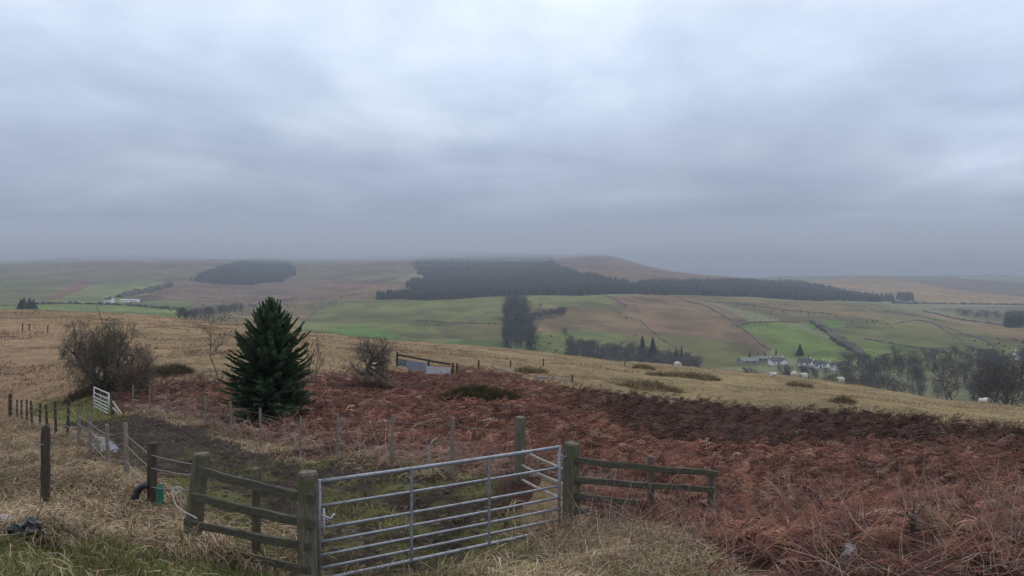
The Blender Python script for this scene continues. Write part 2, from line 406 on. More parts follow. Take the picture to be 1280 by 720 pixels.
def ground_colour(x, y, z):
    r = np.sqrt(x * x + y * y); px, py = proj(x, y, z); front = y > 1.0
    n1 = fbm(x * .35, y * .35, 51, 4); n2 = fbm(x * 1.6, y * 1.6, 52, 3); nb = fbm(x * .05, y * .05, 53, 4)
    hillside = C_TAN + (C_TAN2 - C_TAN) * smooth(-.25, .3, n1 + .6 * nb)[:, None]
    # left hillside pinker, far tongue of the ridge more yellow
    pink = smooth(.25, .62, (520 - px) / 900 + nb * .5)
    hillside = hillside * (1 - .5 * pink[:, None]) + .5 * pink[:, None] * np.array((.30, .185, .135))
    yell = smooth(560, 800, px + nb * 160)
    hillside = hillside * (1 - .55 * yell[:, None]) + .55 * yell[:, None] * np.array((.245, .195, .095))
    c = hillside.copy()
    def lay(mask, col):
        nonlocal c
        c = c * (1 - mask[:, None]) + np.asarray(col) * mask[:, None]
    # green grass patch by the far gate
    G = inpoly(px + 14 * n1, py + 6 * n2, [(40, 505), (70, 497), (130, 498), (150, 512), (160, 528), (90, 530), (40, 520)]) & front & (r < 60)
    lay(G * (.75 + .4 * n2), C_GREEN)
    # bracken litter
    B = inpoly(px + 20 * n1, py + 9 * n2, BRACKEN) & front & (r < 110)
    lay(B * 1.0, C_BRACK)
    # track mud
    tm = track_mask(x, y)
    gr = smooth(-.05, .25, n2 + .4 * n1 + .30 * smooth(20, 13, y) - .22)
    lay(tm * front, C_MUD); lay(tm * gr * .8 * front * smooth(24, 15, y), np.array((.15, .145, .055)))
    # before the gate
    V = inpoly(px, py + 9 * n1, VERGE) & front & (r < 16)
    lay(V * 1.0, C_STRAW * .6); lay(V * smooth(-.1, .2, n1) * .7, C_GREEN * .8)
    K = inpoly(px + 10 * n2, py + 9 * n1, BANK_GREEN) & front & (r < 16)
    lay(K * .85, C_GREEN)
    # valley beyond the ridge
    far = smooth(300, 420, r)
    lay(far, np.array((.145, .150, .078)))
    wob = 2.6 * fbm(x * .02, y * .02, 54, 3); wx = 7 * fbm(x * .02, y * .02, 55, 3)
    for P, dmin, col in FIELDS:
        P = np.array(P, float)
        bb = front & (r > dmin * .8) & (px > P[:, 0].min() - 10) & (px < P[:, 0].max() + 10) & (py > P[:, 1].min() - 5) & (py < P[:, 1].max() + 5)
        k = np.nonzero(bb)[0]
        if len(k) == 0: continue
        m = inpoly(px[k] + wx[k], py[k] + wob[k] * .5, P)
        kk = k[m]
        col = np.asarray(col); lum = col.mean(); col = np.clip(lum + (col - lum) * 1.5, .01, 1) * (.84 if col[1] > col[0] else .64)
        nn = 1 + .75 * fbm(x[kk] * .012, y[kk] * .007, 56, 5, .6) + .55 * fbm(x[kk] * .04, y[kk] * .02, 57, 3)
        dark = smooth(.10, .26, fbm(x[kk] * .016 + 3, y[kk] * .008, 61, 5, .62)); nn = nn * (1 - .38 * dark)
        c[kk] = np.asarray(col) * nn[:, None] * .92 + .08 * c[kk]
    for P in (FOREST, PATCH, BLOCK, EAST):
        m = inpoly(px + 9 * fbm(x * .011, y * .011, 58, 3), py + 3 * fbm(x * .011, y * .011, 59, 3), P) & front & (r > 900)
        c[m] = (.035, .038, .028)
    tone = 1 + .32 * nb * (r > 40) + .22 * n1 + .18 * n2 * (r < 80)
    return np.clip(c * tone[:, None], .01, .6)

def build_ground():
    th = np.concatenate([np.radians(np.arange(-180, -44, 4.0)), np.radians(np.arange(-44, 44.001, .078)), np.radians(np.arange(48, 180, 4.0))])
    ln = np.concatenate([np.geomspace(.4, 5, 24)[:-1], np.geomspace(5, 60, 330)[:-1], np.geomspace(60, 420, 190)[:-1], np.geomspace(420, 3600, 330)[:-1], np.geomspace(3600, 9000, 24)])
    T, Rr = np.meshgrid(th, ln)            # rows: distance
    x = (np.sin(T) * Rr).ravel(); y = (np.cos(T) * Rr).ravel()
    z = h(x, y)
    c = ground_colour(x, y, z)
    n, m = len(ln), len(th)
    i = np.arange(n - 1)[:, None] * m; j = np.arange(m)[None, :]; j2 = (j + 1) % m
    q = np.stack([i + j, i + m + j, i + m + j2, i + j2], -1).reshape(-1, 4)[:, ::-1]
    V = np.stack([x, y, z], 1)
    V = np.concatenate([V, [[0, 0, float(z[:m].mean())]]]); c = np.concatenate([c, c[:1]])
    me = fast_mesh('ground', V, q, c, smooth=True)
    m_, nt, b = new_mat('ground_soil_and_grass'); L = nt.links.new
    a = N(nt, 'ShaderNodeAttribute', attribute_name='Col'); g = N(nt, 'ShaderNodeNewGeometry')
    n1 = N(nt, 'ShaderNodeTexNoise', Scale=14.0, Detail=6, Roughness=.7); n2 = N(nt, 'ShaderNodeTexNoise', Scale=.6, Detail=8, Roughness=.72)
    n3 = N(nt, 'ShaderNodeTexNoise', Scale=.03, Detail=9, Roughness=.7)
    for q_ in (n1, n2, n3): L(g.outputs['Position'], q_.inputs['Vector'])
    r1 = ramp(nt, [(.25, (.55,) * 3), (.75, (1.45,) * 3)]); r2 = ramp(nt, [(.3, (.62,) * 3), (.7, (1.38, 1.36, 1.3))]); r3 = ramp(nt, [(.3, (.74, .76, .78)), (.7, (1.26, 1.24, 1.2))])
    L(n1.outputs[0], r1.inputs[0]); L(n2.outputs[0], r2.inputs[0]); L(n3.outputs[0], r3.inputs[0])
    out = a.outputs[0]
    for r_ in (r1, r2, r3):
        mx = mixc(nt, 'MULTIPLY', 1.0); L(out, mx.inputs[6]); L(r_.outputs[0], mx.inputs[7]); out = mx.outputs[2]
    L(out, b.inputs['Base Color']); b.inputs['Roughness'].default_value = .95; b.inputs['Specular IOR Level'].default_value = .1
    bp = N(nt, 'ShaderNodeBump', Strength=.7, Distance=.06); L(n1.outputs[0], bp.inputs['Height'])
    bp2 = N(nt, 'ShaderNodeBump', Strength=.8, Distance=.8); L(n2.outputs[0], bp2.inputs['Height']); L(bp.outputs[0], bp2.inputs['Normal']); L(bp2.outputs[0], b.inputs['Normal'])
    o = link('ground', me, m_); tag(o, kind='structure')
    return o
GROUND = build_ground()

# ------------------------------------------------------------------ sky, sun, air, camera
def build_light():
    w = bpy.data.worlds.new('World'); SC.world = w; w.use_nodes = True
    nt = w.node_tree; L = nt.links.new; bg = nt.nodes['Background']
    sky = N(nt, 'ShaderNodeTexSky', sky_type='NISHITA'); sky.sun_disc = False
    sky.sun_elevation = R(48); sky.sun_rotation = R(20); sky.air_density = 1.0; sky.dust_density = 2.0
    tc = N(nt, 'ShaderNodeTexCoord'); sp = N(nt, 'ShaderNodeSeparateXYZ'); L(tc.outputs['Generated'], sp.inputs[0])
    def math_(op, a, b_=None):
        n = N(nt, 'ShaderNodeMath', operation=op)
        for i, v in enumerate((a, b_)):
            if v is None: continue
            if isinstance(v, (int, float)): n.inputs[i].default_value = v
            else: L(v, n.inputs[i])
        return n.outputs[0]
    zc = math_('MAXIMUM', sp.outputs[2], 0.0)
    den = math_('ADD', zc, .13)
    cb = N(nt, 'ShaderNodeCombineXYZ'); L(math_('DIVIDE', sp.outputs[0], den), cb.inputs[0]); L(math_('DIVIDE', sp.outputs[1], den), cb.inputs[1])
    n1 = N(nt, 'ShaderNodeTexNoise', Scale=.62, Detail=7, Roughness=.55, Distortion=.35); L(cb.outputs[0], n1.inputs['Vector'])
    mp = N(nt, 'ShaderNodeMapping'); mp.inputs['Scale'].default_value = (1.0, .6, 1); mp.inputs['Location'].default_value = (3.7, 1.9, 0); L(cb.outputs[0], mp.inputs[0])
    n2 = N(nt, 'ShaderNodeTexNoise', Scale=1.7, Detail=8, Roughness=.6, Distortion=.2); L(mp.outputs[0], n2.inputs['Vector'])
    g = ramp(nt, [(0.0, (.20, .245, .35)), (.05, (.265, .32, .445)), (.10, (.42, .495, .65)), (.17, (.63, .735, .91)), (.25, (.78, .90, 1.09)), (.34, (.86, .97, 1.14)), (1.0, (.90, .96, 1.06))])
    L(sp.outputs[2], g.inputs[0])
    r1 = ramp(nt, [(.28, (.66, .695, .76)), (.5, (.97, .975, .985)), (.67, (1.33, 1.29, 1.22))]); L(n1.outputs[0], r1.inputs[0])
    r2 = ramp(nt, [(.28, (.86, .875, .895)), (.72, (1.14, 1.125, 1.10))]); L(n2.outputs[0], r2.inputs[0])
    m1 = mixc(nt, 'MULTIPLY', 1.0); L(g.outputs[0], m1.inputs[6]); L(r1.outputs[0], m1.inputs[7])
    m2 = mixc(nt, 'MULTIPLY', 1.0); L(m1.outputs[2], m2.inputs[6]); L(r2.outputs[0], m2.inputs[7])
    m3 = mixc(nt, 'MULTIPLY', 1.0); L(m2.outputs[2], m3.inputs[6]); m3.inputs[7].default_value = (10, 10, 10, 1)
    m4 = mixc(nt, 'MIX', .95); L(sky.outputs[0], m4.inputs[6]); L(m3.outputs[2], m4.inputs[7])
    # thinner, brighter breaks in the cloud deck
    out = m4.outputs[2]; total = None
    for (qx, qy, sharp, amp) in ((700, 95, 90, .06), (1265, 190, 260, .24), (330, 70, 60, .03), (1020, 40, 90, .04), (260, 235, 40, -.08), (900, 225, 60, -.08)):
        d = Vector(((qx - 640) / F, 1, -(qy - HY) / F)).normalized()
        vm = N(nt, 'ShaderNodeVectorMath', operation='DOT_PRODUCT'); L(tc.outputs['Generated'], vm.inputs[0]); vm.inputs[1].default_value = d
        g_ = math_('MULTIPLY', math_('POWER', math_('MAXIMUM', vm.outputs['Value'], 0.0), float(sharp)), amp)
        g_ = math_('MULTIPLY', g_, math_('MULTIPLY', n2.outputs[0], 2.0))
        total = g_ if total is None else math_('ADD', total, g_)
    gain = math_('ADD', total, 1.0); cg = N(nt, 'ShaderNodeCombineXYZ')
    for q in range(3): L(gain, cg.inputs[q])
    m5 = mixc(nt, 'MULTIPLY', 1.0); L(out, m5.inputs[6]); L(cg.outputs[0], m5.inputs[7]); out = m5.outputs[2]
    L(out, bg.inputs[0]); bg.inputs[1].default_value = .10
    s = bpy.data.lights.new('sun', 'SUN'); s.energy = 1.25; s.angle = R(32); s.color = (1, .945, .86)
    so = bpy.data.objects.new('sun', s); COL.objects.link(so)
    az = R(20); el = R(48)
    d = Vector((math.sin(az) * math.cos(el), math.cos(az) * math.cos(el), math.sin(el)))
    so.rotation_euler = d.to_track_quat('Z', 'Y').to_euler(); so.location = d * 60
    # the damp air of the valley
    b = MB(); b.box((0, 0, (HAZE_TOP + HAZE_BOT) / 2), (19000, 19000, HAZE_TOP - HAZE_BOT))
    m = bpy.data.materials.new('damp_air'); m.use_nodes = True; nt = m.node_tree
    for n in list(nt.nodes):
        if n.type == 'BSDF_PRINCIPLED': nt.nodes.remove(n)
    v = N(nt, 'ShaderNodeVolumePrincipled'); v.inputs['Color'].default_value = (.75, .82, .94, 1); v.inputs['Density'].default_value = HAZE_DEN
    v.inputs['Anisotropy'].default_value = .1
    nt.links.new(v.outputs[0], nt.nodes['Material Output'].inputs['Volume'])
    o = b.build('haze', m); tag(o, kind='stuff')
    cam = bpy.data.cameras.new('camera'); co = bpy.data.objects.new('camera', cam); COL.objects.link(co)
    cam.sensor_width = 36; cam.lens = 36 * F / 1280; cam.shift_y = -(360 - HY) / 1280
    cam.clip_start = .05; cam.clip_end = 30000
    co.location = (0, 0, 0); co.rotation_euler = (R(90), 0, 0)
    SC.camera = co
    SC.view_settings.view_transform = 'Standard'; SC.view_settings.look = 'None'; SC.view_settings.exposure = 0; SC.view_settings.gamma = 1; SC.view_settings.use_curve_mapping = False
    cy = SC.cycles; cy.use_denoising = True
    try:
        cy.denoiser = 'OPENIMAGEDENOISE'; cy.denoising_input_passes = 'RGB_ALBEDO_NORMAL'; cy.denoising_prefilter = 'ACCURATE'
    except Exception: pass
    cy.max_bounces = 5; cy.diffuse_bounces = 2; cy.glossy_bounces = 2; cy.transmission_bounces = 3; cy.volume_bounces = 0; cy.transparent_max_bounces = 6
    cy.use_adaptive_sampling = True; cy.adaptive_threshold = .015
HAZE_TOP = 262.0; HAZE_BOT = -170.0; HAZE_DEN = 2.0e-4
build_light()
def puddle(pts, name='water'):
    """standing water in a wheel rut beside the left fence"""
    zs = min(h1(p.x, p.y) for p in pts) + .03
    n = len(pts); me = bpy.data.meshes.new(name); me.from_pydata([(p.x, p.y, zs) for p in pts], [], [tuple(range(n))]); me.update()
    m, nt, b = new_mat('muddy_water'); b.inputs['Base Color'].default_value = (.05, .042, .036, 1); b.inputs['Roughness'].default_value = .06; b.inputs['IOR'].default_value = 1.33; b.inputs['Specular IOR Level'].default_value = .6
    nz = N(nt, 'ShaderNodeTexNoise', Scale=9.0, Detail=4); bp = N(nt, 'ShaderNodeBump', Strength=.04, Distance=.01); nt.links.new(nz.outputs[0], bp.inputs['Height']); nt.links.new(bp.outputs[0], b.inputs['Normal'])
    tag(link(name, me, m), kind='structure')
def _oval(px, d, a, b, seed):
    x0 = (px - 640) / F * d; out = []
    for k in range(28):
        q = 2 * math.pi * k / 28; w = 1 + .35 * mnoise.noise(Vector((math.cos(q) * 1.5, math.sin(q) * 1.5, seed)))
        u, v = a * w * math.cos(q), b * w * math.sin(q); out.append(Vector((x0 - .556 * u + .83 * v, d + .83 * u + .556 * v, 0)))
    return out
puddle(_oval(640 - 8.62 / 18.1 * F, 18.1, 1.9, .36, 2.0)); puddle(_oval(640 - 10.45 / 21.2 * F, 21.2, 1.5, .32, 5.0))

def low_cloud(base0, den, seed, lift):
    """the bank of stratus lying on the hilltops across the valley, with an uneven underside"""
    nx, ny = 90, 70
    X = np.linspace(-9300 - lift, 9300 + lift, nx); Y = np.concatenate([np.linspace(1750, 4200, 44), np.linspace(4300, 9300, ny - 44)])
    gx, gy = np.meshgrid(X, Y); gx = gx.ravel(); gy = gy.ravel()
    front = 140 * fbm(gx * .0016, gy * 0 + 2, 151, 3); yy = gy + front * (gy < 4000)
    base = base0 + 58 * fbm(gx * .0019, gy * .0012, 152 + seed, 4) + 12 * fbm(gx * .005, gy * .005, 153, 2) + 20 * smooth(2600, 1750, gy)
    top = base + 6 + (232 + lift - base - 6) * smooth(1750, 3600, gy)
    V = np.concatenate([np.stack([gx, yy, base], 1), np.stack([gx, yy, top], 1)]); n = nx * ny
    i, j = np.meshgrid(np.arange(ny - 1), np.arange(nx - 1), indexing='ij'); a = (i * nx + j).ravel()
    Q = [np.stack([a, a + nx, a + nx + 1, a + 1], 1), np.stack([a, a + 1, a + nx + 1, a + nx], 1) + n]
    j = np.arange(nx - 1); Q.append(np.stack([j, j + 1, j + 1 + n, j + n], 1)); b = j + (ny - 1) * nx; Q.append(np.stack([b + 1, b, b + n, b + 1 + n], 1))
    i = np.arange(ny - 1) * nx; Q.append(np.stack([i + nx, i, i + n, i + nx + n], 1)); c = i + nx - 1; Q.append(np.stack([c, c + nx, c + nx + n, c + n], 1))
    me = fast_mesh('low_cloud', V, np.concatenate(Q), None, True)
    m = bpy.data.materials.new('stratus'); m.use_nodes = True; nt = m.node_tree
    for q in list(nt.nodes):
        if q.type == 'BSDF_PRINCIPLED': nt.nodes.remove(q)
    v = N(nt, 'ShaderNodeVolumePrincipled'); v.inputs['Color'].default_value = (.80, .86, .96, 1); v.inputs['Density'].default_value = den
    nt.links.new(v.outputs[0], nt.nodes['Material Output'].inputs['Volume'])
    tag(link('low_cloud', me, m), kind='stuff')
low_cloud(54, 8.0e-4, 0, 0); low_cloud(26, 3.2e-4, 7, 9)

# ------------------------------------------------------------------ gate, fences and bits around them
def P(px, py, d): return Vector(((px - 640) / F * d, d, -(py - HY) / F * d))

M_WOOD = noise_mat('weathered_wood', (.075, .060, .044), (.19, .165, .13), scale=5, stretch=(6, 6, .8), c3=(.085, .085, .042), scale3=4.5, thr=(.50, .64), bump=.6)
M_MOSSY = noise_mat('mossy_wood', (.065, .055, .038), (.165, .15, .11), scale=5, stretch=(5, 5, .8), c3=(.075, .080, .034), scale3=5, thr=(.46, .66), bump=.7)
M_RAIL = noise_mat('rail_wood', (.036, .032, .024), (.105, .094, .072), scale=7, stretch=(1.2, 1.2, 8), c3=(.075, .085, .040), scale3=5, thr=(.5, .65), bump=.6)
M_PALEW = noise_mat('bleached_wood', (.21, .18, .15), (.40, .36, .31), scale=9, bump=.4)
M_STAKE = noise_mat('grey_stake_wood', (.12, .095, .078), (.27, .225, .19), scale=7, stretch=(5, 5, .7), bump=.4)
M_DARKW = noise_mat('wet_dark_wood', (.028, .022, .018), (.085, .068, .052), scale=7, stretch=(5, 5, .7), c3=(.06, .07, .03), scale3=5, thr=(.55, .7), bump=.5)
M_GALV = noise_mat('galvanised_steel', (.17, .175, .205), (.30, .31, .35), scale=18, rough=.5, metal=.35, bump=.06, spec=.5, c3=(.12, .095, .08), scale3=7, thr=(.54, .72))
M_GALV2 = noise_mat('pale_galvanised_steel', (.36, .36, .38), (.54, .54, .56), scale=6, rough=.5, metal=.2, bump=.05, spec=.5)
M_WIRE = noise_mat('fence_wire_steel', (.20, .18, .175), (.34, .31, .30), scale=30, rough=.6, metal=.3, bump=0)

def gate(name, label, A, B, ground, drops, t_up, mat, r_big, r_small, latch=True):
    """A, B: the two upper corners; drops: how far each rail hangs under the top one"""
    org = Vector((A.x, A.y, ground)); root = empty(name, org)
    tag(root, label, 'gate')
    A = A - org; B = B - org; D = (B - A); side = D.cross(Vector((0, 0, 1))).normalized()
    n = len(drops)
    for i, dr in enumerate(drops):
        m = MB(); r = r_big if i in (0, n - 1) else r_small
        off = Vector((0, 0, -dr))
        a = A + off + D * .004; b = B + off - D * .004
        pts = [a.lerp(b, k / 8) - Vector((0, 0, .006 * math.sin(math.pi * k / 8) * (1 + .5 * math.sin(i * 3)))) for k in range(9)]
        m.tube(pts, r, 10); m.build('rail', mat, root, smooth=True)
    for t in t_up:
        m = MB(); c = A + D * t; ang = math.atan2(D.y, D.x)
        rot = Matrix.Rotation(ang, 3, 'Z')
        m.box(c + Vector((0, 0, -drops[-1] / 2)) + side * (r_small + .004), (.036, .008, drops[-1] + .03), rot); m.build('upright', mat, root)
    for t in (0, 1):
        m = MB(); c = A + D * t
        m.tube([c + Vector((0, 0, r_big)), c + Vector((0, 0, -drops[-1] - r_big))], r_big * .95, 10); m.build('end_stile', mat, root, smooth=True)
    if latch:
        m = MB(); c = A + Vector((0, 0, -.40)) + D * .012
        m.tube([c + side * .03 + Vector((0, 0, .1)), c + side * .05 + Vector((0, 0, -.2))], .012, 8)
        m.tube([c + side * .04 + Vector((0, 0, .02)), c + D * .02 + side * .06 + Vector((0, 0, -.02)), c + D * .035 + side * .06 + Vector((0, 0, .03))], .012, 8)
        m.build('latch', M_GALV2, root, smooth=True)
        for zz in (-.14, -.98):
            m = MB(); c = B + Vector((0, 0, zz)); u = D.normalized()
            m.tube([c - u * .02, c + u * .1, c + u * .16], .015, 8); m.box(c + u * .03, (.05, .05, .06), Matrix.Rotation(math.atan2(D.y, D.x), 3, 'Z'))
            m.build('hinge', mat, root)
    return root

gA = P(399, 602, 9.42); gB = P(699, 559, 11.38)
gate('field_gate', 'grey galvanised seven rail steel field gate closed across the muddy track', gA, gB, h1(gA.x, gA.y),
     (0, .277, .530, .684, .836, .978, 1.112), (.338, .664), M_GALV, .024, .0165)
g2A = P(117.5, 484, 39.6); g2B = P(136, 492, 37.2)
gate('field_gate', 'small pale steel gate at the far end of the muddy track', g2A, g2B, h1(g2A.x, g2A.y),
     (0, .25, .45, .60, .75, .89, 1.0), (.5,), M_GALV2, .03, .024, latch=False)

def sub(root, m, name, mat, smooth_=False):
    o_ = root.location; m.v = [tuple(Vector(v) - o_) for v in m.v]
    return m.build(name, mat, root, smooth_)

# --- wooden fence left of the gate: leaning mossy post, thin middle post, round gate post, four rails
A0 = P(238, 673, 10.5); A1 = P(252.5, 566, 10.5)
B0 = P(384.5, 740, 9.36); B1 = P(384.5, 590, 9.36)
f = empty('post_and_rail_fence', Vector((A0.x, A0.y, h1(A0.x, A0.y))))
tag(f, 'short mossy wooden fence with a leaning post on the left side of the steel gate', 'fence')
m = MB(); m.post(A0 - Vector((.02, 0, .35)), A1, .20, .20, 4, R(28), 8, .011, 3, .97); sub(f, m, 'post', M_MOSSY)
m = MB(); m.post(P(320.5, 700, 9.98), P(320.5, 585, 9.98), .105, .09, 4, R(25), 6, .006, 4); sub(f, m, 'post', M_MOSSY)
m = MB(); m.post(B0 - Vector((0, 0, .3)), B1, .225, .225, 14, 0, 8, .010, 5, .98); sub(f, m, 'post', M_WOOD)
for i, (l, r_) in enumerate((((250, 589), (393, 624)), ((241, 620), (393, 656)), ((231, 653), (388, 683)), ((232, 676), (387, 713)))):
    m = MB(); m.beam(P(*l, 10.32 + .0 * i), P(*r_, 9.22), .045, .105 - .008 * i, 8, .006, i); sub(f, m, 'rail', M_RAIL)

# --- wooden fence right of the gate
Q0 = P(713.5, 660, 11.52); Q1 = P(714, 553, 11.52)
f = empty('post_and_rail_fence', Vector((Q0.x, Q0.y, h1(Q0.x, Q0.y))))
tag(f, 'broken wooden rail fence running from the mossy hinge post into the bracken', 'fence')
m = MB(); m.post(Q0 - Vector((0, 0, .35)), Q1, .20, .20, 4, R(32), 8, .011, 8, .96); sub(f, m, 'post', M_MOSSY)
m = MB(); m.post(P(813, 668, 12.45), P(813, 570, 12.45), .09, .09, 4, R(10), 6, .007, 9); sub(f, m, 'post', M_WOOD)
m = MB(); m.post(P(888.5, 666, 13.02), P(888.5, 590, 13.02), .105, .09, 4, R(8), 6, .006, 10); sub(f, m, 'post', M_WOOD)
for i, (l, r_, dr) in enumerate((((719, 575), (896, 592), 12.9), ((719, 599), (893, 612), 12.9), ((719, 620), (808, 629), 12.2), ((719, 638), (790, 647), 12.1))):
    m = MB(); m.beam(P(*l, 11.40), P(*r_, dr), .05, .085, 8, .006, 20 + i); sub(f, m, 'rail', M_RAIL)

# --- pale rails from the old post behind the gate to the hinge post
O0 = P(650.5, 618, 13.4); O1 = P(650.5, 521, 13.4)
f = empty('rail_fence', Vector((O0.x, O0.y, h1(O0.x, O0.y))))
tag(f, 'square old post with three thin pale rails behind the hinged gate end', 'fence')
m = MB(); m.post(O0 - Vector((0, 0, .3)), O1, .165, .15, 4, R(12), 7, .007, 12, .98); sub(f, m, 'post', M_WOOD)
for i, (l, r_) in enumerate((((653, 563), (708, 588)), ((653, 582), (708, 607)), ((653, 600), (708, 626)))):
    m = MB(); m.beam(P(*l, 13.28), P(*r_, 11.68), .03, .036, 5, .004, 40 + i); sub(f, m, 'rail', M_PALEW)

# --- wire fences either side of the track
def wire(pts, rad, sag, seed):
    rr = random.Random(seed); out = []
    for a, b in zip(pts[:-1], pts[1:]):
        for k in range(5):
            t = k / 5; out.append(a.lerp(b, t) - Vector((0, 0, sag * 4 * t * (1 - t) * rr.uniform(.5, 1.2))))
    out.append(pts[-1]); m = MB(); m.tube(out, rad, 5); return m
def wire_fence(name, label, posts, mats, wires, start, rad=.0055):
    root = empty(name, posts[0][0]); tag(root, label, 'fence')
    tops = []
    for i, (b, tpos, w, n, mt) in enumerate(posts):
        m = MB(); m.post(b - Vector((0, 0, .3)), tpos, w, w * .85, n, random.uniform(0, 1.5), 5, .006, 60 + i, .95); sub(root, m, 'post', mt)
        tops.append((b, tpos))
    for i, fr in enumerate(wires):
        pts = ([start[i]] if start else []) + [b.lerp(t, fr) + Vector((.0, -.05, 0)) for b, t in tops]
        sub(root, wire(pts, rad, .02, i), 'wire', M_WIRE)
    return root
pl = []
x, y = -5.6, 13.0
b = Vector((x, y, h1(x, y))); pl.append((b, P(190.5, 553, 13.0), .165, 12, M_DARKW))
d = 14.8; k = 0
while d < 43.5:
    x = -5.6 - .669 * (d - 13); g = h1(x, d); hh = 1.02 + random.uniform(-.10, .10)
    pl.append((Vector((x, d, g)), Vector((x + random.uniform(-.07, .07), d + random.uniform(-.05, .05), g + hh)), .085, 10, M_STAKE if k < 4 else M_DARKW))
    d += 1.95 + .035 * (d - 13) + random.uniform(-.25, .25); k += 1
x = -5.6 - .669 * (45 - 13); pl.append((Vector((x, 45, h1(x, 45))), Vector((x, 45, h1(x, 45) + 1.35)), .19, 12, M_DARKW))
wire_fence('wire_fence', 'wire fence of thin stakes down the left edge of the muddy track', pl, None, (.82, .62, .33), [P(250, 581, 10.4), P(246, 594, 10.4), P(243, 612, 10.4)])
pl = []; d = 15.0; k = 0
while d < 36.2:
    x = .13 - .752 * (d - 13.4); g = h1(x, d); hh = 1.04 + random.uniform(-.13, .13)
    pl.append((Vector((x, d, g)), Vector((x + random.uniform(-.06, .06), d, g + hh)), .07 if k else .085, 10, M_STAKE))
    d += 1.75 + .02 * (d - 15) + random.uniform(-.2, .25); k += 1
S0 = P(141, 522, 36.6); S0.z = h1(S0.x, S0.y); pl.append((S0, P(141, 490.5, 36.6), .16, 12, M_DARKW))
wf = wire_fence('wire_fence', 'wire fence of grey stakes between the muddy track and the bracken', pl, None, (.88, .62, .36), [P(648, 540, 13.4), P(648, 556, 13.4), P(648, 576, 13.4)], .0025)
for dz in (0, .3):
    m = MB(); m.beam(P(141, 502 + dz * 26, 36.5), P(153, 519 + dz * 10, 34.6), .06, .07, 3, .004, 5); sub(wf, m, 'brace', M_PALEW)

# --- lone stake on the left bank
b0 = P(57, 642, 11.7); b0.z = h1(b0.x, b0.y) - .05; b1 = P(57.5, 533, 11.7)
f = empty('fence_stake', b0); tag(f, 'tall dark rough stake standing alone in the dead grass of the left bank', 'stake')
m = MB(); m.post(b0 - Vector((0, 0, .3)), b1, .125, .115, 9, .4, 9, .013, 71, .92); sub(f, m, 'shaft', M_DARKW)
m = MB(); c = P(55, 556, 11.62)
m.tube([c, c + Vector((-.06, -.02, .02)), c + Vector((-.13, 0, -.015)), c + Vector((-.19, .02, .02))], .006, 5); m.tube([c + Vector((-.10, 0, -.03)), c + Vector((-.12, .01, .04))], .005, 5)
sub(f, m, 'wire_stub', M_WIRE)

# --- green netting tied on the strainer post
rr = random.Random(5)
m = MB(); ctr = [P(200 + dx, r_, 12.86) for dx, r_ in ((1, 605), (0, 612), (1, 620), (0, 628), (-1, 636), (-3, 644), (-3, 652))]; rad = [.022, .052, .036, .056, .042, .062, .03]
m.tube(ctr, rad, 9)
m.v = [(x + rr.uniform(-.014, .014), y + rr.uniform(-.014, .014), z + rr.uniform(-.012, .012)) for x, y, z in m.v]
M_NET = noise_mat('green_netting', (.004, .075, .045), (.03, .24, .15), scale=45, rough=.6, bump=.8)
o = m.build('plastic_netting', M_NET, None, True, ctr[-1]); tag(o, 'bunch of bright green plastic netting hanging beside the thick track post', 'netting')
# --- white rope looped by the leaning post
def curve(pts, n=6):
    out = []
    for i in range(len(pts) - 1):
        p0 = pts[max(i - 1, 0)]; p1 = pts[i]; p2 = pts[i + 1]; p3 = pts[min(i + 2, len(pts) - 1)]
        for k in range(n):
            t = k / n
            out.append(.5 * ((2 * p1) + (p2 - p0) * t + (2 * p0 - 5 * p1 + 4 * p2 - p3) * t * t + (3 * p1 - p0 - 3 * p2 + p3) * t ** 3))
    out.append(pts[-1]); return out
rp_ = [P(px, py, d_) for px, py, d_ in ((226, 629, 10.52), (226, 617, 10.5), (221, 610, 10.48), (217, 612, 10.46), (219, 616, 10.44), (226, 614, 10.43), (227, 610, 10.42), (221, 608.5, 10.42), (216, 612, 10.42), (216, 620, 10.4), (220, 631, 10.38), (229, 639, 10.34), (239, 644, 10.3), (246, 648, 10.26))]
m = MB(); m.tube(curve(rp_), .009, 7)
M_ROPE = noise_mat('dirty_white_rope', (.42, .36, .34), (.62, .55, .52), scale=60, bump=.5)
o = m.build('rope', M_ROPE, None, True, rp_[-1]); tag(o, 'loop of off white rope tied to the leaning mossy fence post', 'rope')
# --- bent black pipe by the strainer
M_BLACK = noise_mat('black_plastic', (.010, .010, .013), (.028, .028, .034), scale=9, rough=.42, bump=.4, spec=.5)
pp = [P(px, py, 12.85) for px, py in ((169, 624), (170, 617), (174, 611), (180, 607), (184, 606.5))]
m = MB(); m.tube(curve(pp), .055, 10); o = m.build('plastic_pipe', M_BLACK, None, True, pp[0]); tag(o, 'short bent black plastic pipe at the foot of the thick track post', 'pipe')
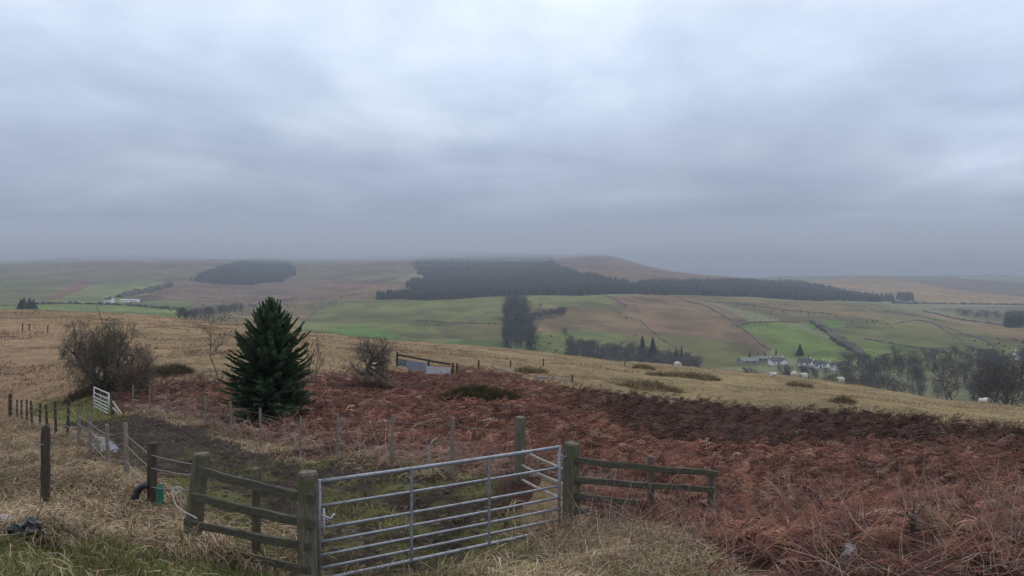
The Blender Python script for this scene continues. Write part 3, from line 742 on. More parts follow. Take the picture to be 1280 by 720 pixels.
# --- crumpled black bag, pale stone, white scrap
def crumple(name, c, size, mat, seed, amp, label, cat, sub_=16):
    me = bpy.data.meshes.new(name); V = []; Fc = []
    nu, nv = sub_ * 2, sub_
    for j in range(nv + 1):
        for i in range(nu):
            a = 2 * math.pi * i / nu; b_ = math.pi * j / nv
            d_ = Vector((math.sin(b_) * math.cos(a), math.sin(b_) * math.sin(a), math.cos(b_)))
            q = 1 + amp * (mnoise.noise(d_ * 1.7 + Vector((seed, 0, 0))) + .7 * abs(mnoise.noise(d_ * 4 + Vector((0, seed, 0)))) + .45 * mnoise.noise(d_ * 9 + Vector((0, 0, seed))))
            V.append((d_.x * size[0] * q, d_.y * size[1] * q, max(d_.z * size[2] * q, -size[2] * .55)))
    for j in range(nv):
        for i in range(nu):
            Fc.append((j * nu + i, (j + 1) * nu + i, (j + 1) * nu + (i + 1) % nu, j * nu + (i + 1) % nu))
    me.from_pydata(V, [], Fc); me.update()
    for p in me.polygons: p.use_smooth = False
    o = link(name, me, mat); o.location = c; tag(o, label, cat); return o
c = hit(31, 676, 7); crumple('plastic_bag', c + Vector((0, 0, .06)), (.155, .13, .10), M_BLACK, 3.1, .6, 'crumpled black plastic bag lying on the edge of the green grass', 'bag')
M_STONE = noise_mat('pale_stone', (.30, .25, .23), (.47, .41, .38), scale=12, c3=(.2, .2, .13), scale3=6, bump=.6)
c = hit(4, 659, 7); crumple('stone', c + Vector((0, 0, .05)), (.12, .10, .075), M_STONE, 5.3, .25, 'pale pinkish stone lying in dead grass next to the crumpled black bag', 'stone')
M_SACK = noise_mat('dirty_white_sack', (.34, .35, .38), (.66, .66, .68), scale=16, rough=.6, bump=.6)
c = P(1063, 712, 9.0); c.z = h1(c.x, c.y) + .03; crumple('feed_sack', c, (.06, .055, .095), M_SACK, 8.8, .5, 'dirty white plastic sack scrap caught in the bracken by the lower right verge', 'sack')
# --- dead sapling on the right
c = P(1140, 712, 9.5); c.z = h1(c.x, c.y) - .05
o_ = empty('dead_sapling', c); tag(o_, 'short dark dead sapling stump with broken twigs in the right bracken', 'sapling')
t_ = P(1141, 648, 9.5)
m = MB(); m.tube([c, c.lerp(t_, .5) + Vector((.012, 0, 0)), t_, t_ + Vector((.01, 0, .06))], [.042, .034, .03, .006], 8); sub(o_, m, 'trunk', M_DARKW, True)
m = MB()
for dx, dz, l in ((-.09, .12, 1), (.16, .15, 1), (-.22, .06, 1), (.05, .22, 1), (-.14, .19, .8)):
    m.tube([t_ - Vector((0, 0, .06)), t_ + Vector((dx * .5, .03, dz * .4)), t_ + Vector((dx, .05, dz))], [.014, .010, .003], 6)
sub(o_, m, 'twigs', M_DARKW)
# --- bleached stick standing by the track fence
c = P(536, 566, 15.1); c.z = h1(c.x, c.y) - .05
pp = [c, P(537, 560, 15.1), P(541, 552, 15.1), P(546, 548, 15.1)]
m = MB(); m.tube(curve(pp, 4), .022, 7); o = m.build('stick', M_PALEW, None, True, c); tag(o, 'bleached bare stick poking out of the bracken behind the middle of the steel gate', 'stick')

# --- sheep hurdle with metal sheets near the bare thorn bush
f = empty('sheeted_fence', hit(530, 462, 40)); tag(f, 'short dark rail fence patched with grey metal sheets at the top of the bracken', 'fence')
D0 = 58.0
for px, a, b_ in ((496.5, 440.5, 458), (536, 449, 465), (566, 453.5, 467), (571.5, 454, 467)):
    m = MB(); m.post(P(px, b_, D0), P(px, a, D0), .15, .13, 10, .3, 4, .01, int(px)); sub(f, m, 'post', M_DARKW)
m = MB(); m.beam(P(495, 443, D0 - .12), P(563, 455.5, D0 - .12), .06, .13, 6, .01, 3); sub(f, m, 'rail', M_DARKW)
m = MB(); m.beam(P(495, 448.5, D0 - .12), P(536, 456, D0 - .12), .05, .09, 6, .01, 4); sub(f, m, 'rail', M_DARKW)
M_SHEET = noise_mat('grey_metal_sheet', (.25, .26, .30), (.36, .37, .42), scale=1.5, rough=.5, metal=.2, bump=.05)
M_SHEET2 = noise_mat('pale_metal_sheet', (.45, .44, .46), (.58, .57, .59), scale=1.5, rough=.5, metal=.1, bump=.05)
def sheet(a, b_, hgt, mat):
    m = MB(); n = 28; d_ = b_ - a; s_ = d_.cross(Vector((0, 0, 1))).normalized(); vs = []
    for i in range(n + 1):
        p = a + d_ * i / n + s_ * (.022 * (1 if i % 2 else -1)); vs += [p, p + Vector((0, 0, hgt)), p + s_ * .006, p + s_ * .006 + Vector((0, 0, hgt))]
    fs = []
    for i in range(n):
        q = 4 * i; fs += [(q, q + 1, q + 5, q + 4), (q + 2, q + 6, q + 7, q + 3), (q + 1, q + 3, q + 7, q + 5), (q, q + 4, q + 6, q + 2)]
    m.add(vs, fs); return m
sub(f, sheet(P(498, 457, D0 - .22), P(509, 459, D0 - .22), .45, M_SHEET), 'metal_sheet', M_SHEET)
sub(f, sheet(P(508, 461, D0 - .30), P(534, 465, D0 - .30), .62, M_SHEET), 'metal_sheet', M_SHEET)
tag(sub(f, sheet(P(533, 467, D0 - .40), P(563, 469, D0 - .40), .52, M_SHEET2), 'metal_sheet', M_SHEET2), 'palest metal sheet')

# --- fallen rails and stray stakes on the rough hill
for (l, r_, lab) in (((617, 467), (643, 469), 'pale rail lying along the top edge of the bracken'), ((667, 479), (706, 483.5), 'long fallen pale rail on the bracken edge below the tan grass')):
    a = hit(*l, 40); b_ = hit(*r_, 40)
    b_ = P(r_[0], r_[1], a.y); b_.z = h1(b_.x, b_.y)
    m = MB(); m.beam(a + Vector((0, 0, .42)), b_ + Vector((0, 0, .40)), .12, .13, 6, .02, 2); 
    for t in (.15, .85):
        q = a.lerp(b_, t); m.post(q - Vector((0, 0, .2)), q + Vector((0, 0, .36)), .11, .1, 8, 0, 3, .01, 3)
    o = m.build('fallen_rail', M_PALEW, None, False, a); tag(o, lab, 'rail')
stk = [(598, 459.5, 9, 'stake standing nearest to the sheeted fence in the open tan grass'), (638, 458.5, 7.5, 'thin stake in the tan grass straight above the longer fallen rail, left one'), (679, 457.5, 9.5, 'stake in open tan grass below the wooded gully, right of two others'),
       (715, 478, 9, 'stake at the bracken top edge just right of the longer fallen rail'), (781, 458, 6, 'small stake on the crest in front of the bare valley trees'),
       (28, 414, 9, 'leftmost stake on the rough hill above the dark thorn bush'), (36.5, 413, 7, 'short stake second from the left edge on the rough hill'), (59.5, 416, 9, 'stake on the rough hill just above left of the dark thorn bush')]
for px, py, hp, lab in stk:
    p = hit(px, py, 60); hh = hp / F * p.y
    m = MB(); m.post(p - Vector((0, 0, .3)), p + Vector((.03, 0, hh)), .14, .13, 9, 0, 3, .01, int(px)); o = m.build('field_stake', M_DARKW, None, False, p); tag(o, lab, 'stake', 'stray stakes on the rough hill')
# ------------------------------------------------------------------ ground plants (nobody could count them: stuff)
def inst(TV, TT, tcol, pos, yaw, pitch, roll, scl, col, zs=None):
    """copies of a template (TV verts, TT tris) turned, leaned, scaled -> V, T, C arrays"""
    n = len(pos); k = len(TV)
    cy, sy = np.cos(yaw), np.sin(yaw); cp, sp_ = np.cos(pitch), np.sin(pitch); cr, sr = np.cos(roll), np.sin(roll)
    X = TV[None, :, 0] * scl[:, None]; Y = TV[None, :, 1] * scl[:, None]; Z = TV[None, :, 2] * (scl if zs is None else scl * zs)[:, None]
    X, Z = X * cr[:, None] + Z * sr[:, None], -X * sr[:, None] + Z * cr[:, None]
    Y, Z = Y * cp[:, None] - Z * sp_[:, None], Y * sp_[:, None] + Z * cp[:, None]
    X, Y = X * cy[:, None] - Y * sy[:, None], X * sy[:, None] + Y * cy[:, None]
    V = np.stack([X + pos[:, 0:1], Y + pos[:, 1:2], Z + pos[:, 2:3]], -1).reshape(-1, 3)
    T = (TT[None] + (np.arange(n) * k)[:, None, None]).reshape(-1, 3)
    C = (col[:, None, :] * tcol[None, :, None]).reshape(-1, 3)
    return V, T, C
def join(parts):
    Vs, Ts, Cs = [], [], []; b = 0
    for V, T, C in parts:
        Vs.append(V); Ts.append(T + b); Cs.append(C); b += len(V)
    return np.concatenate(Vs), np.concatenate(Ts), np.concatenate(Cs)
def palette(n, cols, w=None, jit=.18):
    cols = np.array(cols); i = RNG.choice(len(cols), n, p=w); c = cols[i]
    return np.clip(c * (1 + RNG.normal(0, jit, (n, 1))) * (1 + RNG.normal(0, .05, (n, 3))), .008, .75)
def sample(n, r0, r1, th0, th1, accept, power=1.0):
    """points with density falling as 1/r**power inside the sector, kept where accept(px,py,x,y,r) exceeds a random number"""
    u = RNG.random(n); t = RNG.uniform(th0, th1, n)
    if power == 1: r = r0 + (r1 - r0) * u
    elif power == 2: r = r0 * (r1 / r0) ** u
    else: r = np.sqrt(r0 * r0 + (r1 * r1 - r0 * r0) * u)
    x = r * np.sin(t); y = r * np.cos(t); z = h(x, y); px, py = proj(x, y, z)
    a = accept(px, py, x, y, r); k = RNG.random(n) < a
    return x[k], y[k], z[k], px[k], py[k], r[k]

def blade(curl=.5, w=.02, seg=3, side=0.0):
    """a grass blade of length 1 leaning towards +x"""
    V = []; x = z = 0; a = .15
    for i in range(seg + 1):
        t = i / seg; ww = w * (1 - t ** 1.6) + .0015
        V += [(x, -ww + side * t * t, z), (x, ww + side * t * t, z)]
        x += math.sin(a) / seg; z += math.cos(a) / seg; a += curl * 2.4 / seg
    T = []
    for i in range(seg):
        q = 2 * i; T += [(q, q + 1, q + 3), (q, q + 3, q + 2)]
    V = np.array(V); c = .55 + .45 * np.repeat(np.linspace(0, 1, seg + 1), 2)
    return V, np.array(T), c
def grass(name, pts, length, width, cols, w, lean, label_none=None, yaw=None, yaw_j=1.2, curl=(.3, .95), seg=3, mat=None, jit=.2):
    x, y, z = pts[:3]; n = len(x); parts = []
    kinds = RNG.integers(0, 4, n)
    yw = (RNG.uniform(0, 6.283, n) if yaw is None else (yaw(x, y) if callable(yaw) else yaw) + RNG.normal(0, yaw_j, n))
    ln = RNG.uniform(*length, n) if not hasattr(length, '__call__') else length(x, y, n)
    for k in range(4):
        i = np.nonzero(kinds == k)[0]
        if len(i) == 0: continue
        TV, TT, tc = blade(curl[0] + (curl[1] - curl[0]) * k / 3, width, seg, (.0, .08, -.1, .16)[k])
        pos = np.stack([x[i], y[i], z[i] - .02], 1); tone = np.clip(1 + 1.1 * fbm(x[i] * 1.3, y[i] * 1.3, 131, 3) + .5 * fbm(x[i] * .3, y[i] * .3, 132, 2), .35, 1.7)[:, None]
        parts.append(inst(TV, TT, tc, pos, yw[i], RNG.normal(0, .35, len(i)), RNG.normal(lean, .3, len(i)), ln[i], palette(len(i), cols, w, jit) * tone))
    V, T, C = join(parts)
    o = link(name, fast_mesh(name, V, T, C), mat or M_PLANT); tag(o, kind='stuff'); return o
M_PLANT = attr_mat('dry_and_green_plants', vary=.22, scale=2.2, trans=.18)
M_BRACKEN = attr_mat('dead_bracken', vary=.34, scale=.8, trans=.12)

DEAD = [(.46, .35, .235), (.36, .262, .165), (.54, .44, .31), (.27, .185, .11), (.40, .32, .19)]; DEADW = [.32, .26, .16, .14, .12]
GREEN = [(.15, .195, .040), (.215, .22, .055), (.10, .145, .028), (.28, .235, .10), (.36, .29, .17)]; GREENW = [.28, .28, .14, .20, .10]
TH = (R(-36), R(36))
def clump(x, y, s, seed): return np.clip(.55 + 1.6 * fbm(x * s, y * s, seed, 3), .03, 1)

# short green grass at the foot of the bank, on the verge and between the ruts
def acc_green(px, py, x, y, r):
    n1 = fbm(x * .8, y * .8, 91, 3)
    a = inpoly(px, py + 9 * n1, BANK_GREEN) & (y < 13)
    b = inpoly(px, py + 9 * n1, VERGE) & (px > 395)
    t = track_mask(x, y) * smooth(27, 13, y)
    g = inpoly(px, py, [(40, 503), (70, 496), (130, 497), (150, 510), (160, 528), (90, 530), (40, 520)])
    c = fence_left(y) * .5 + fence_right(y) * .5; s = (x - c) * .8
    rut = np.exp(-((np.abs(s) - .75) / .26) ** 2)
    return np.clip(a * clump(x, y, .9, 92) + b * clump(x, y, .8, 93) * .6 * smooth(960, 780, px) + .75 * t * (n1 > -.10) * (1 - .85 * rut) * clump(x, y, .7, 94), 0, 1) * .95 + g * .6
pts = sample(230000, 6.5, 27, *TH, acc_green, 1)
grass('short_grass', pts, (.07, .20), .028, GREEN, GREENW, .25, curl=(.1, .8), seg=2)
pts = sample(30000, 33, 60, R(-34), R(-22), lambda px, py, x, y, r: 1.0 * inpoly(px + 8 * fbm(x, y, 3, 2), py, [(36, 505), (70, 496), (130, 497), (150, 510), (160, 528), (90, 530), (40, 520)]), 1)
grass('far_gate_grass', pts, (.10, .22), .05, GREEN, GREENW, .25, seg=2)

# long dead grass of the bank, matted downhill to the right
KEEP = [(4.52, 9.45, .5), (4.33, 9.0, .45), (4.15, 8.6, .4), (3.62, 8.85, .3), (-5.45, 12.9, .45), (-4.1, 10.4, .35), (-5.8, 12.85, .3), (-4.6, 7.9, .35)]
def clear(x, y):
    k = np.ones_like(x)
    for a, b, q in KEEP: k = np.minimum(k, smooth(q * .5, q, np.hypot(x - a, y - b)))
    return k
def acc_bank(px, py, x, y, r):
    n1 = fbm(x * .7, y * .7, 95, 3)
    left = (x < fence_left(y) + .5 + .5 * n1) | ((y < 12.2 + n1) & (px < 400))
    left &= ~(inpoly(px, py + 9 * n1, BANK_GREEN) & (RNG.random(len(px)) < .90))
    strip = smooth(1.1, .2, np.abs(x - fence_right(y) - .1 + .5 * n1)) * (y > 13.5) * (y < 37)
    strip2 = smooth(.9, .2, np.abs(x - fence_left(y) + .25)) * (y > 10.5) * (y < 40) * (1 - .85 * ((y > 16) & (y < 24)))
    return clear(x, y) * np.maximum(left * (r < 60) * clump(x, y, .55, 96), np.maximum(strip * .9 * clump(x, y, 1.1, 97), strip2 * .8))
pts = sample(330000, 6.8, 34, R(-35), R(-3), acc_bank, 1)
bank_yaw = lambda x, y: -.75 + 2.2 * fbm(x * .35, y * .35, 98, 2)
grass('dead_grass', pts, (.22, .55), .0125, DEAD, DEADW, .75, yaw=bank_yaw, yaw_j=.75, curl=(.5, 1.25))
pts = sample(90000, 28, 64, R(-36), R(-8), acc_bank, 1)
grass('dead_grass', pts, (.25, .55), .022, DEAD, DEADW, .6, yaw=bank_yaw, yaw_j=.9, curl=(.4, 1.1), seg=2)

# straw of the verge right of the gate
def acc_verge(px, py, x, y, r):
    n1 = fbm(x * .9, y * .9, 101, 3)
    b = inpoly(px, py + 14 * n1, VERGE) & (px > 300)
    foot = np.exp(-(((x - .75) / .55) ** 2 + ((y - 11.3) / .5) ** 2)) + np.exp(-(((x + 2.3) / .4) ** 2 + ((y - 9.3) / .4) ** 2))
    return np.clip(b * clump(x, y, .8, 102) * (.5 + .5 * smooth(-.1, .25, n1)) + foot, 0, 1)
pts = sample(190000, 6.8, 15, R(-16), R(36), acc_verge, 1)
grass('verge_straw', pts, (.18, .46), .012, DEAD + [(.20, .19, .07)], [.28, .24, .13, .14, .11, .10], .85, yaw_j=1.0, yaw=lambda x, y: -.5 + 3.0 * fbm(x * .6, y * .6, 103, 2), curl=(.5, 1.3))

# rough hill grass
def acc_hill(px, py, x, y, r):
    n1 = fbm(x * .35, y * .35, 51, 4)
    ok = ~inpoly(px + 20 * n1, py + 9 * fbm(x * 1.6, y * 1.6, 52, 3), BRACKEN)
    ok &= ~((y < 40) & (x > fence_left(y) - .5)) | (y > 44)
    return ok * np.clip(.30 + 2.0 * fbm(x * .16, y * .16, 105, 3) + .9 * fbm(x * .5, y * .5, 106, 2), .04, 1)
def acc_left(px, py, x, y, r): return acc_hill(px, py, x, y, r) * smooth(640, 430, px + 200 * fbm(x * .05, y * .05, 170, 2))
def acc_right(px, py, x, y, r): return acc_hill(px, py, x, y, r) * smooth(430, 640, px + 200 * fbm(x * .05, y * .05, 170, 2))
pts = sample(330000, 36, 215, R(-36), R(36), acc_right, 1)
pts2 = sample(330000, 36, 215, R(-36), R(36), acc_left, 1)
HILL = [(.37, .265, .175), (.31, .215, .135), (.40, .30, .195), (.245, .165, .10), (.27, .22, .11)]
def hl(x, y, n): return RNG.uniform(.22, .5, n) * (1 + 1.0 * np.clip(fbm(x * .16, y * .16, 105, 3), 0, 1))
grass('hill_grass', pts, hl, .045, HILL, [.34, .25, .17, .12, .12], .75, yaw=-.4, yaw_j=1.0, seg=2, jit=.10)
HILL2 = [(.34, .225, .16), (.28, .175, .125), (.39, .27, .195), (.21, .125, .085), (.235, .18, .10), (.44, .34, .255)]
grass('hill_grass', pts2, hl, .045, HILL2, [.28, .23, .16, .14, .10, .09], .7, yaw=-.4, yaw_j=1.1, seg=2, jit=.14)

# dead bracken
def frond(npair, droop, seed, wide=1.0):
    rr = random.Random(seed); V = []; T = []; c = []
    def P_(t): return (t * .92 - .1 * t * t, .06 * math.sin(3 * t + seed), .48 * t - droop * t * t)
    pv = []
    for i in range(5):
        t = i / 4; p = P_(t); w = .011 * (1 - t) + .003
        V += [(p[0], p[1] - w, p[2]), (p[0], p[1] + w, p[2])]; c += [1.35, 1.35]
    for i in range(4): q = 2 * i; T += [(q, q + 1, q + 3), (q, q + 3, q + 2)]
    for i in range(npair):
        t = .22 + .74 * (i + .3 * rr.random()) / npair
        l = (.36 * (1 - t) ** .8 + .05) * rr.uniform(.75, 1.2)
        for s in (-1, 1):
            p = P_(t); a = rr.uniform(.5, 1.0); dz = -rr.uniform(.05, .32); wd = .024 * wide * rr.uniform(.7, 1.3)
            tip = (p[0] + l * math.cos(a), p[1] + s * l * math.sin(a), p[2] + dz * l * 1.6)
            mid = (p[0] + .5 * l * math.cos(a), p[1] + s * .5 * l * math.sin(a), p[2] + .04 * l + dz * l * .4)
            b = len(V); V += [p, (mid[0] + wd, mid[1] - s * wd * .3, mid[2] - wd * .35), tip, (mid[0] - wd, mid[1] + s * wd * .3, mid[2] - wd * .35), mid]
            sh = rr.uniform(.75, 1.1); c += [sh] * 4 + [sh * 1.08]
            T += [(b, b + 1, b + 4), (b + 1, b + 2, b + 4), (b + 2, b + 3, b + 4), (b + 3, b, b + 4)]
    return np.array(V), np.array(T), np.array(c)
BR = [(.188, .079, .054), (.138, .056, .042), (.232, .120, .080), (.078, .036, .028), (.30, .20, .14)]; BRW = [.35, .27, .19, .14, .05]
def acc_br(px, py, x, y, r):
    n1 = fbm(x * .35, y * .35, 51, 4); n2 = fbm(x * 1.6, y * 1.6, 52, 3)
    B = inpoly(px + 20 * n1, py + 9 * n2, BRACKEN)
    B &= ~((x < fence_right(y) + .25) & (y > 11.9) & (y < 37)) & ~((x < fence_right(y) - .4) & (y <= 11.9)) & ~((px < 640) & (y < 12))
    near_v = inpoly(px, py + 10 * n1, VERGE) & (px < 960)
    return clear(x, y) * B * (1 - .55 * near_v * (px < 900)) * np.clip(.72 + .9 * fbm(x * .5, y * .5, 111, 3), .1, 1)
def bracken(name, n, r0, r1, npair, scl, wide, wcol=BRW, droop=.45):
    x, y, z, px, py, r = sample(n, r0, r1, *TH, acc_br, 1)
    kinds = RNG.integers(0, 5, len(x)); parts = []
    # fronds in the dip beyond the near brow are darkened and enlarged
    dip = smooth(32.5, 35, y) * smooth(640, 800, px)
    for k in range(5):
        i = np.nonzero(kinds == k)[0]; TV, TT, tc = frond(npair, droop + .06 * (k - 2), k + 1, wide)
        col = palette(len(i), BR, wcol, .22) * (1 - .64 * dip[i])[:, None] * (1 + .55 * fbm(x[i] * .25, y[i] * .25, 112, 3))[:, None]
        edge = smooth(3.5, .3, np.abs(x[i] - fence_right(y[i]))) * (y[i] > 13) * (y[i] < 37)
        col = col * (1 - .55 * edge[:, None]) + .55 * edge[:, None] * np.array((.30, .205, .16))
        yaw = np.where(RNG.random(len(i)) < .72, -.55 + 1.5 * fbm(x[i] * .2, y[i] * .2, 113, 2) + RNG.normal(0, .5, len(i)), RNG.uniform(0, 6.283, len(i)))
        s = RNG.uniform(*scl, len(i)) * (1 + .35 * dip[i])
        parts.append(inst(TV, TT, tc, np.stack([x[i], y[i], z[i] + RNG.uniform(-.05, .16, len(i))], 1), yaw, RNG.normal(0, .35, len(i)), RNG.normal(.05, .35, len(i)), s, np.clip(col, .012, .6)))
    V, T, C = join(parts); o = link(name, fast_mesh(name, V, T, C), M_BRACKEN); tag(o, kind='stuff')
bracken('bracken', 26000, 8.5, 24, 9, (.36, .70), .75)
bracken('bracken', 42000, 22, 78, 5, (.50, .90), 1.25)

# broken pale stalks of bracken and dock standing and lying in the near tangle
def stalks(name, n, r0, r1, th0, th1, acc, length, wid, cols, w, flat):
    x, y, z, px, py, r = sample(n, r0, r1, th0, th1, acc, 1); parts = []; kinds = RNG.integers(0, 4, len(x))
    for k in range(4):
        i = np.nonzero(kinds == k)[0]
        if len(i) == 0: continue
        seg = 4; V = []; T = []
        for q in range(seg + 1):
            t = q / seg; ww = wid * (1 - .6 * t)
            cx = .10 * (k - 1.5) * t * t + .03 * math.sin(7 * t + k); cy_ = .05 * math.sin(5 * t + 2 * k)
            V += [(cx + ww * math.cos(a), cy_ + ww * math.sin(a), t) for a in (0, 2.094, 4.189)]
        for q in range(seg):
            for s in range(3):
                a, b = 3 * q + s, 3 * q + (s + 1) % 3; T += [(a, b, b + 3), (a, b + 3, a + 3)]
        parts.append(inst(np.array(V), np.array(T), np.ones(len(V)), np.stack([x[i], y[i], z[i] + RNG.uniform(0, .18, len(i))], 1), RNG.uniform(0, 6.283, len(i)), RNG.normal(0, .5, len(i)),
                          np.where(RNG.random(len(i)) < flat, RNG.normal(1.25, .25, len(i)), RNG.normal(.35, .35, len(i))), RNG.uniform(*length, len(i)), palette(len(i), cols, w, .2)))
    V, T, C = join(parts); o = link(name, fast_mesh(name, V, T, C), M_PLANT); tag(o, kind='stuff')
ST = [(.42, .30, .24), (.33, .20, .16), (.52, .41, .33), (.22, .11, .085)]; STW = [.38, .30, .14, .18]
stalks('bracken_stalks', 15000, 8.3, 17, R(2), R(36), lambda px, py, x, y, r: acc_br(px, py, x, y, r) * clump(x, y, .9, 121) * smooth(18, 10, r) + .55 * (inpoly(px, py, VERGE) & (px > 690)) * clump(x, y, 1.1, 125), (.25, .75), .0055, ST, STW, .62)
stalks('bracken_stalks', 6000, 13, 34, R(-34), R(8), lambda px, py, x, y, r: acc_br(px, py, x, y, r) * smooth(5.5, .4, np.abs(x - fence_right(y))), (.35, .85), .0085, ST, STW, .35)

# clods of trodden mud on the track
def clods(n):
    x, y, z, px, py, r = sample(n, 9.0, 40, R(-32), R(4), lambda px, py, x, y, r: track_mask(x, y) * np.clip(.6 + 1.6 * fbm(x * .8, y * .8, 161, 3), 0, 1) * (1 - .6 * smooth(22, 14, y)), 1)
    parts = []
    for k in range(4):
        i = np.nonzero(RNG.integers(0, 4, len(x)) == k)[0]; rr = random.Random(k)
        V = [(0, 0, .5 * rr.uniform(.7, 1.2))] + [(math.cos(a) * rr.uniform(.6, 1.2), math.sin(a) * rr.uniform(.5, 1.0), rr.uniform(.1, .3)) for a in np.arange(6) * 1.047] + [(math.cos(a) * 1.2, math.sin(a) * 1.0, -.3) for a in np.arange(6) * 1.047]
        T = [(0, 1 + j, 1 + (j + 1) % 6) for j in range(6)] + [(1 + j, 7 + j, 7 + (j + 1) % 6) for j in range(6)] + [(1 + j, 7 + (j + 1) % 6, 1 + (j + 1) % 6) for j in range(6)]
        parts.append(inst(np.array(V), np.array(T), np.ones(13), np.stack([x[i], y[i], z[i]], 1), RNG.uniform(0, 6.28, len(i)), RNG.normal(0, .2, len(i)), RNG.normal(0, .2, len(i)), RNG.uniform(.012, .05, len(i)), palette(len(i), [(.070, .050, .040), (.050, .037, .030), (.095, .068, .053)], None, .2)))
    V, T, C = join(parts); o = link('mud_clods', fast_mesh('mud_clods', V, T, C), M_MUD); tag(o, kind='stuff')
M_MUD = attr_mat('wet_mud', rough=.85, vary=.25, scale=6, spec=.15)
clods(60000)
# ------------------------------------------------------------------ trees, shrubs
def tubes(br, sides):
    """br: list of (pts, radii) -> V, T"""
    V = []; T = []
    for pts, rad in br:
        n = len(pts); d = pts[-1] - pts[0]; d = d / (np.linalg.norm(d) + 1e-9)
        a = np.array((0, 0, 1.)) if abs(d[2]) < .9 else np.array((1., 0, 0))
        u = np.cross(d, a); u /= np.linalg.norm(u) + 1e-9; w = np.cross(u, d); b = len(V)
        for p, r in zip(pts, rad):
            for k in range(sides):
                q = 2 * math.pi * k / sides; V.append(p + (u * math.cos(q) + w * math.sin(q)) * r)
        for i in range(n - 1):
            for k in range(sides):
                x, y = b + i * sides + k, b + i * sides + (k + 1) % sides
                T += [(x, y, y + sides), (x, y + sides, x + sides)]
    return np.array(V), np.array(T)
def grow_tree(seed, stems=1, L=1.0, r=.03, levels=4, kids=(5, 6, 6, 5), ratio=.55, up=.25, spread=.75, wander=.18, stem_lean=.1, first=.35):
    rr = np.random.default_rng(seed); out = []
    def grow(p, d, L, r, lev):
        n = 5 if lev < 2 else 4; pts = [p]; q = p.copy(); dd = d.copy(); dirs = [dd]
        for i in range(n - 1):
            dd = dd + rr.normal(0, wander, 3) + np.array((0, 0, up * .35)); dd /= np.linalg.norm(dd)
            q = q + dd * L / (n - 1); pts.append(q); dirs.append(dd)
        rad = [r * (1 - .72 * i / (n - 1)) for i in range(n)]
        out.append((pts, rad, lev))
        if lev >= levels - 1: return
        for k in range(kids[lev]):
            lo = first if lev == 0 else .2
            t = lo + (1 - lo) * (k + rr.uniform(.2, .9)) / kids[lev]; f = min(t, .999) * (n - 1); i = int(f)
            pp = pts[i] + (pts[min(i + 1, n - 1)] - pts[i]) * (f - i); base = dirs[min(i + 1, n - 1)]
            s = rr.normal(0, 1, 3); s -= base * s.dot(base); s /= np.linalg.norm(s)
            a = rr.uniform(.55, 1.25) * spread; nd = base * math.cos(a) + s * math.sin(a)
            grow(pp, nd, L * ratio * rr.uniform(.7, 1.25) * (1.1 - .45 * t), max(r * .5 * (1 - .5 * t), .0012), lev + 1)
    for s in range(stems):
        a = 2 * math.pi * s / stems + rr.uniform(-.4, .4); le = stem_lean * rr.uniform(.6, 1.4)
        d = np.array((math.cos(a) * le, math.sin(a) * le, 1.0)); d /= np.linalg.norm(d)
        grow(np.array((.03 * math.cos(a), .03 * math.sin(a), 0)), d, L * rr.uniform(.8, 1.1), r * rr.uniform(.7, 1.05), 0)
    return out
def fit(br, H, W, tw=None):
    """scale a skeleton to a height and a crown width; radii in metres kept by tw factor"""
    A = np.concatenate([np.array(p) for p, _, _ in br]); zh = np.percentile(A[:, 2], 98.8); xw = (np.percentile(A[:, 0], 99.5) - np.percentile(A[:, 0], .5)); yw = (np.percentile(A[:, 1], 99.5) - np.percentile(A[:, 1], .5))
    cx = (np.percentile(A[:, 0], 99.5) + np.percentile(A[:, 0], .5)) / 2
    S = np.array((W / xw, W / yw, H / zh)); o = []
    for pts, rad, lev in br:
        # keep the foot at the origin, centre the crown above it
        q = [(p - np.array((cx, 0, 0)) * min(1, p[2] / zh * 2.5)) * S for p in pts]
        if lev > 1 and max(p[2] for p in q) > H * 1.0: continue
        o.append((q, [max(x * (H / zh), tw or 0) for x in rad], lev))
    return o
def bare_tree(name, label, cat, pos, br, mat_t, mat_c, split=1, group=None, sides=(6, 3)):
    root = empty(name, pos); tag(root, label, cat, group)
    V, T = tubes([(p, r) for p, r, l in br if l <= split], sides[0]); link('trunk', fast_mesh('trunk', V, T, None, True), mat_t, root)
    V, T = tubes([(p, r) for p, r, l in br if l > split], sides[1]); link('crown', fast_mesh('crown', V, T), mat_c, root)
    return root
M_BARK = noise_mat('grey_brown_bark', (.050, .042, .034), (.125, .11, .088), scale=6, c3=(.10, .11, .06), scale3=3, thr=(.5, .65))
M_TWIG = noise_mat('thorn_twigs', (.080, .068, .050), (.155, .132, .095), scale=1.2, bump=0)
M_TWIG2 = noise_mat('grey_purple_twigs', (.095, .076, .066), (.17, .138, .12), scale=1.2, bump=0)
M_TWIG3 = noise_mat('pale_twigs', (.11, .088, .068), (.19, .155, .12), scale=1.2, bump=0)
M_FTWIG = noise_mat('valley_twigs', (.060, .052, .050), (.115, .10, .095), scale=.05, bump=0)

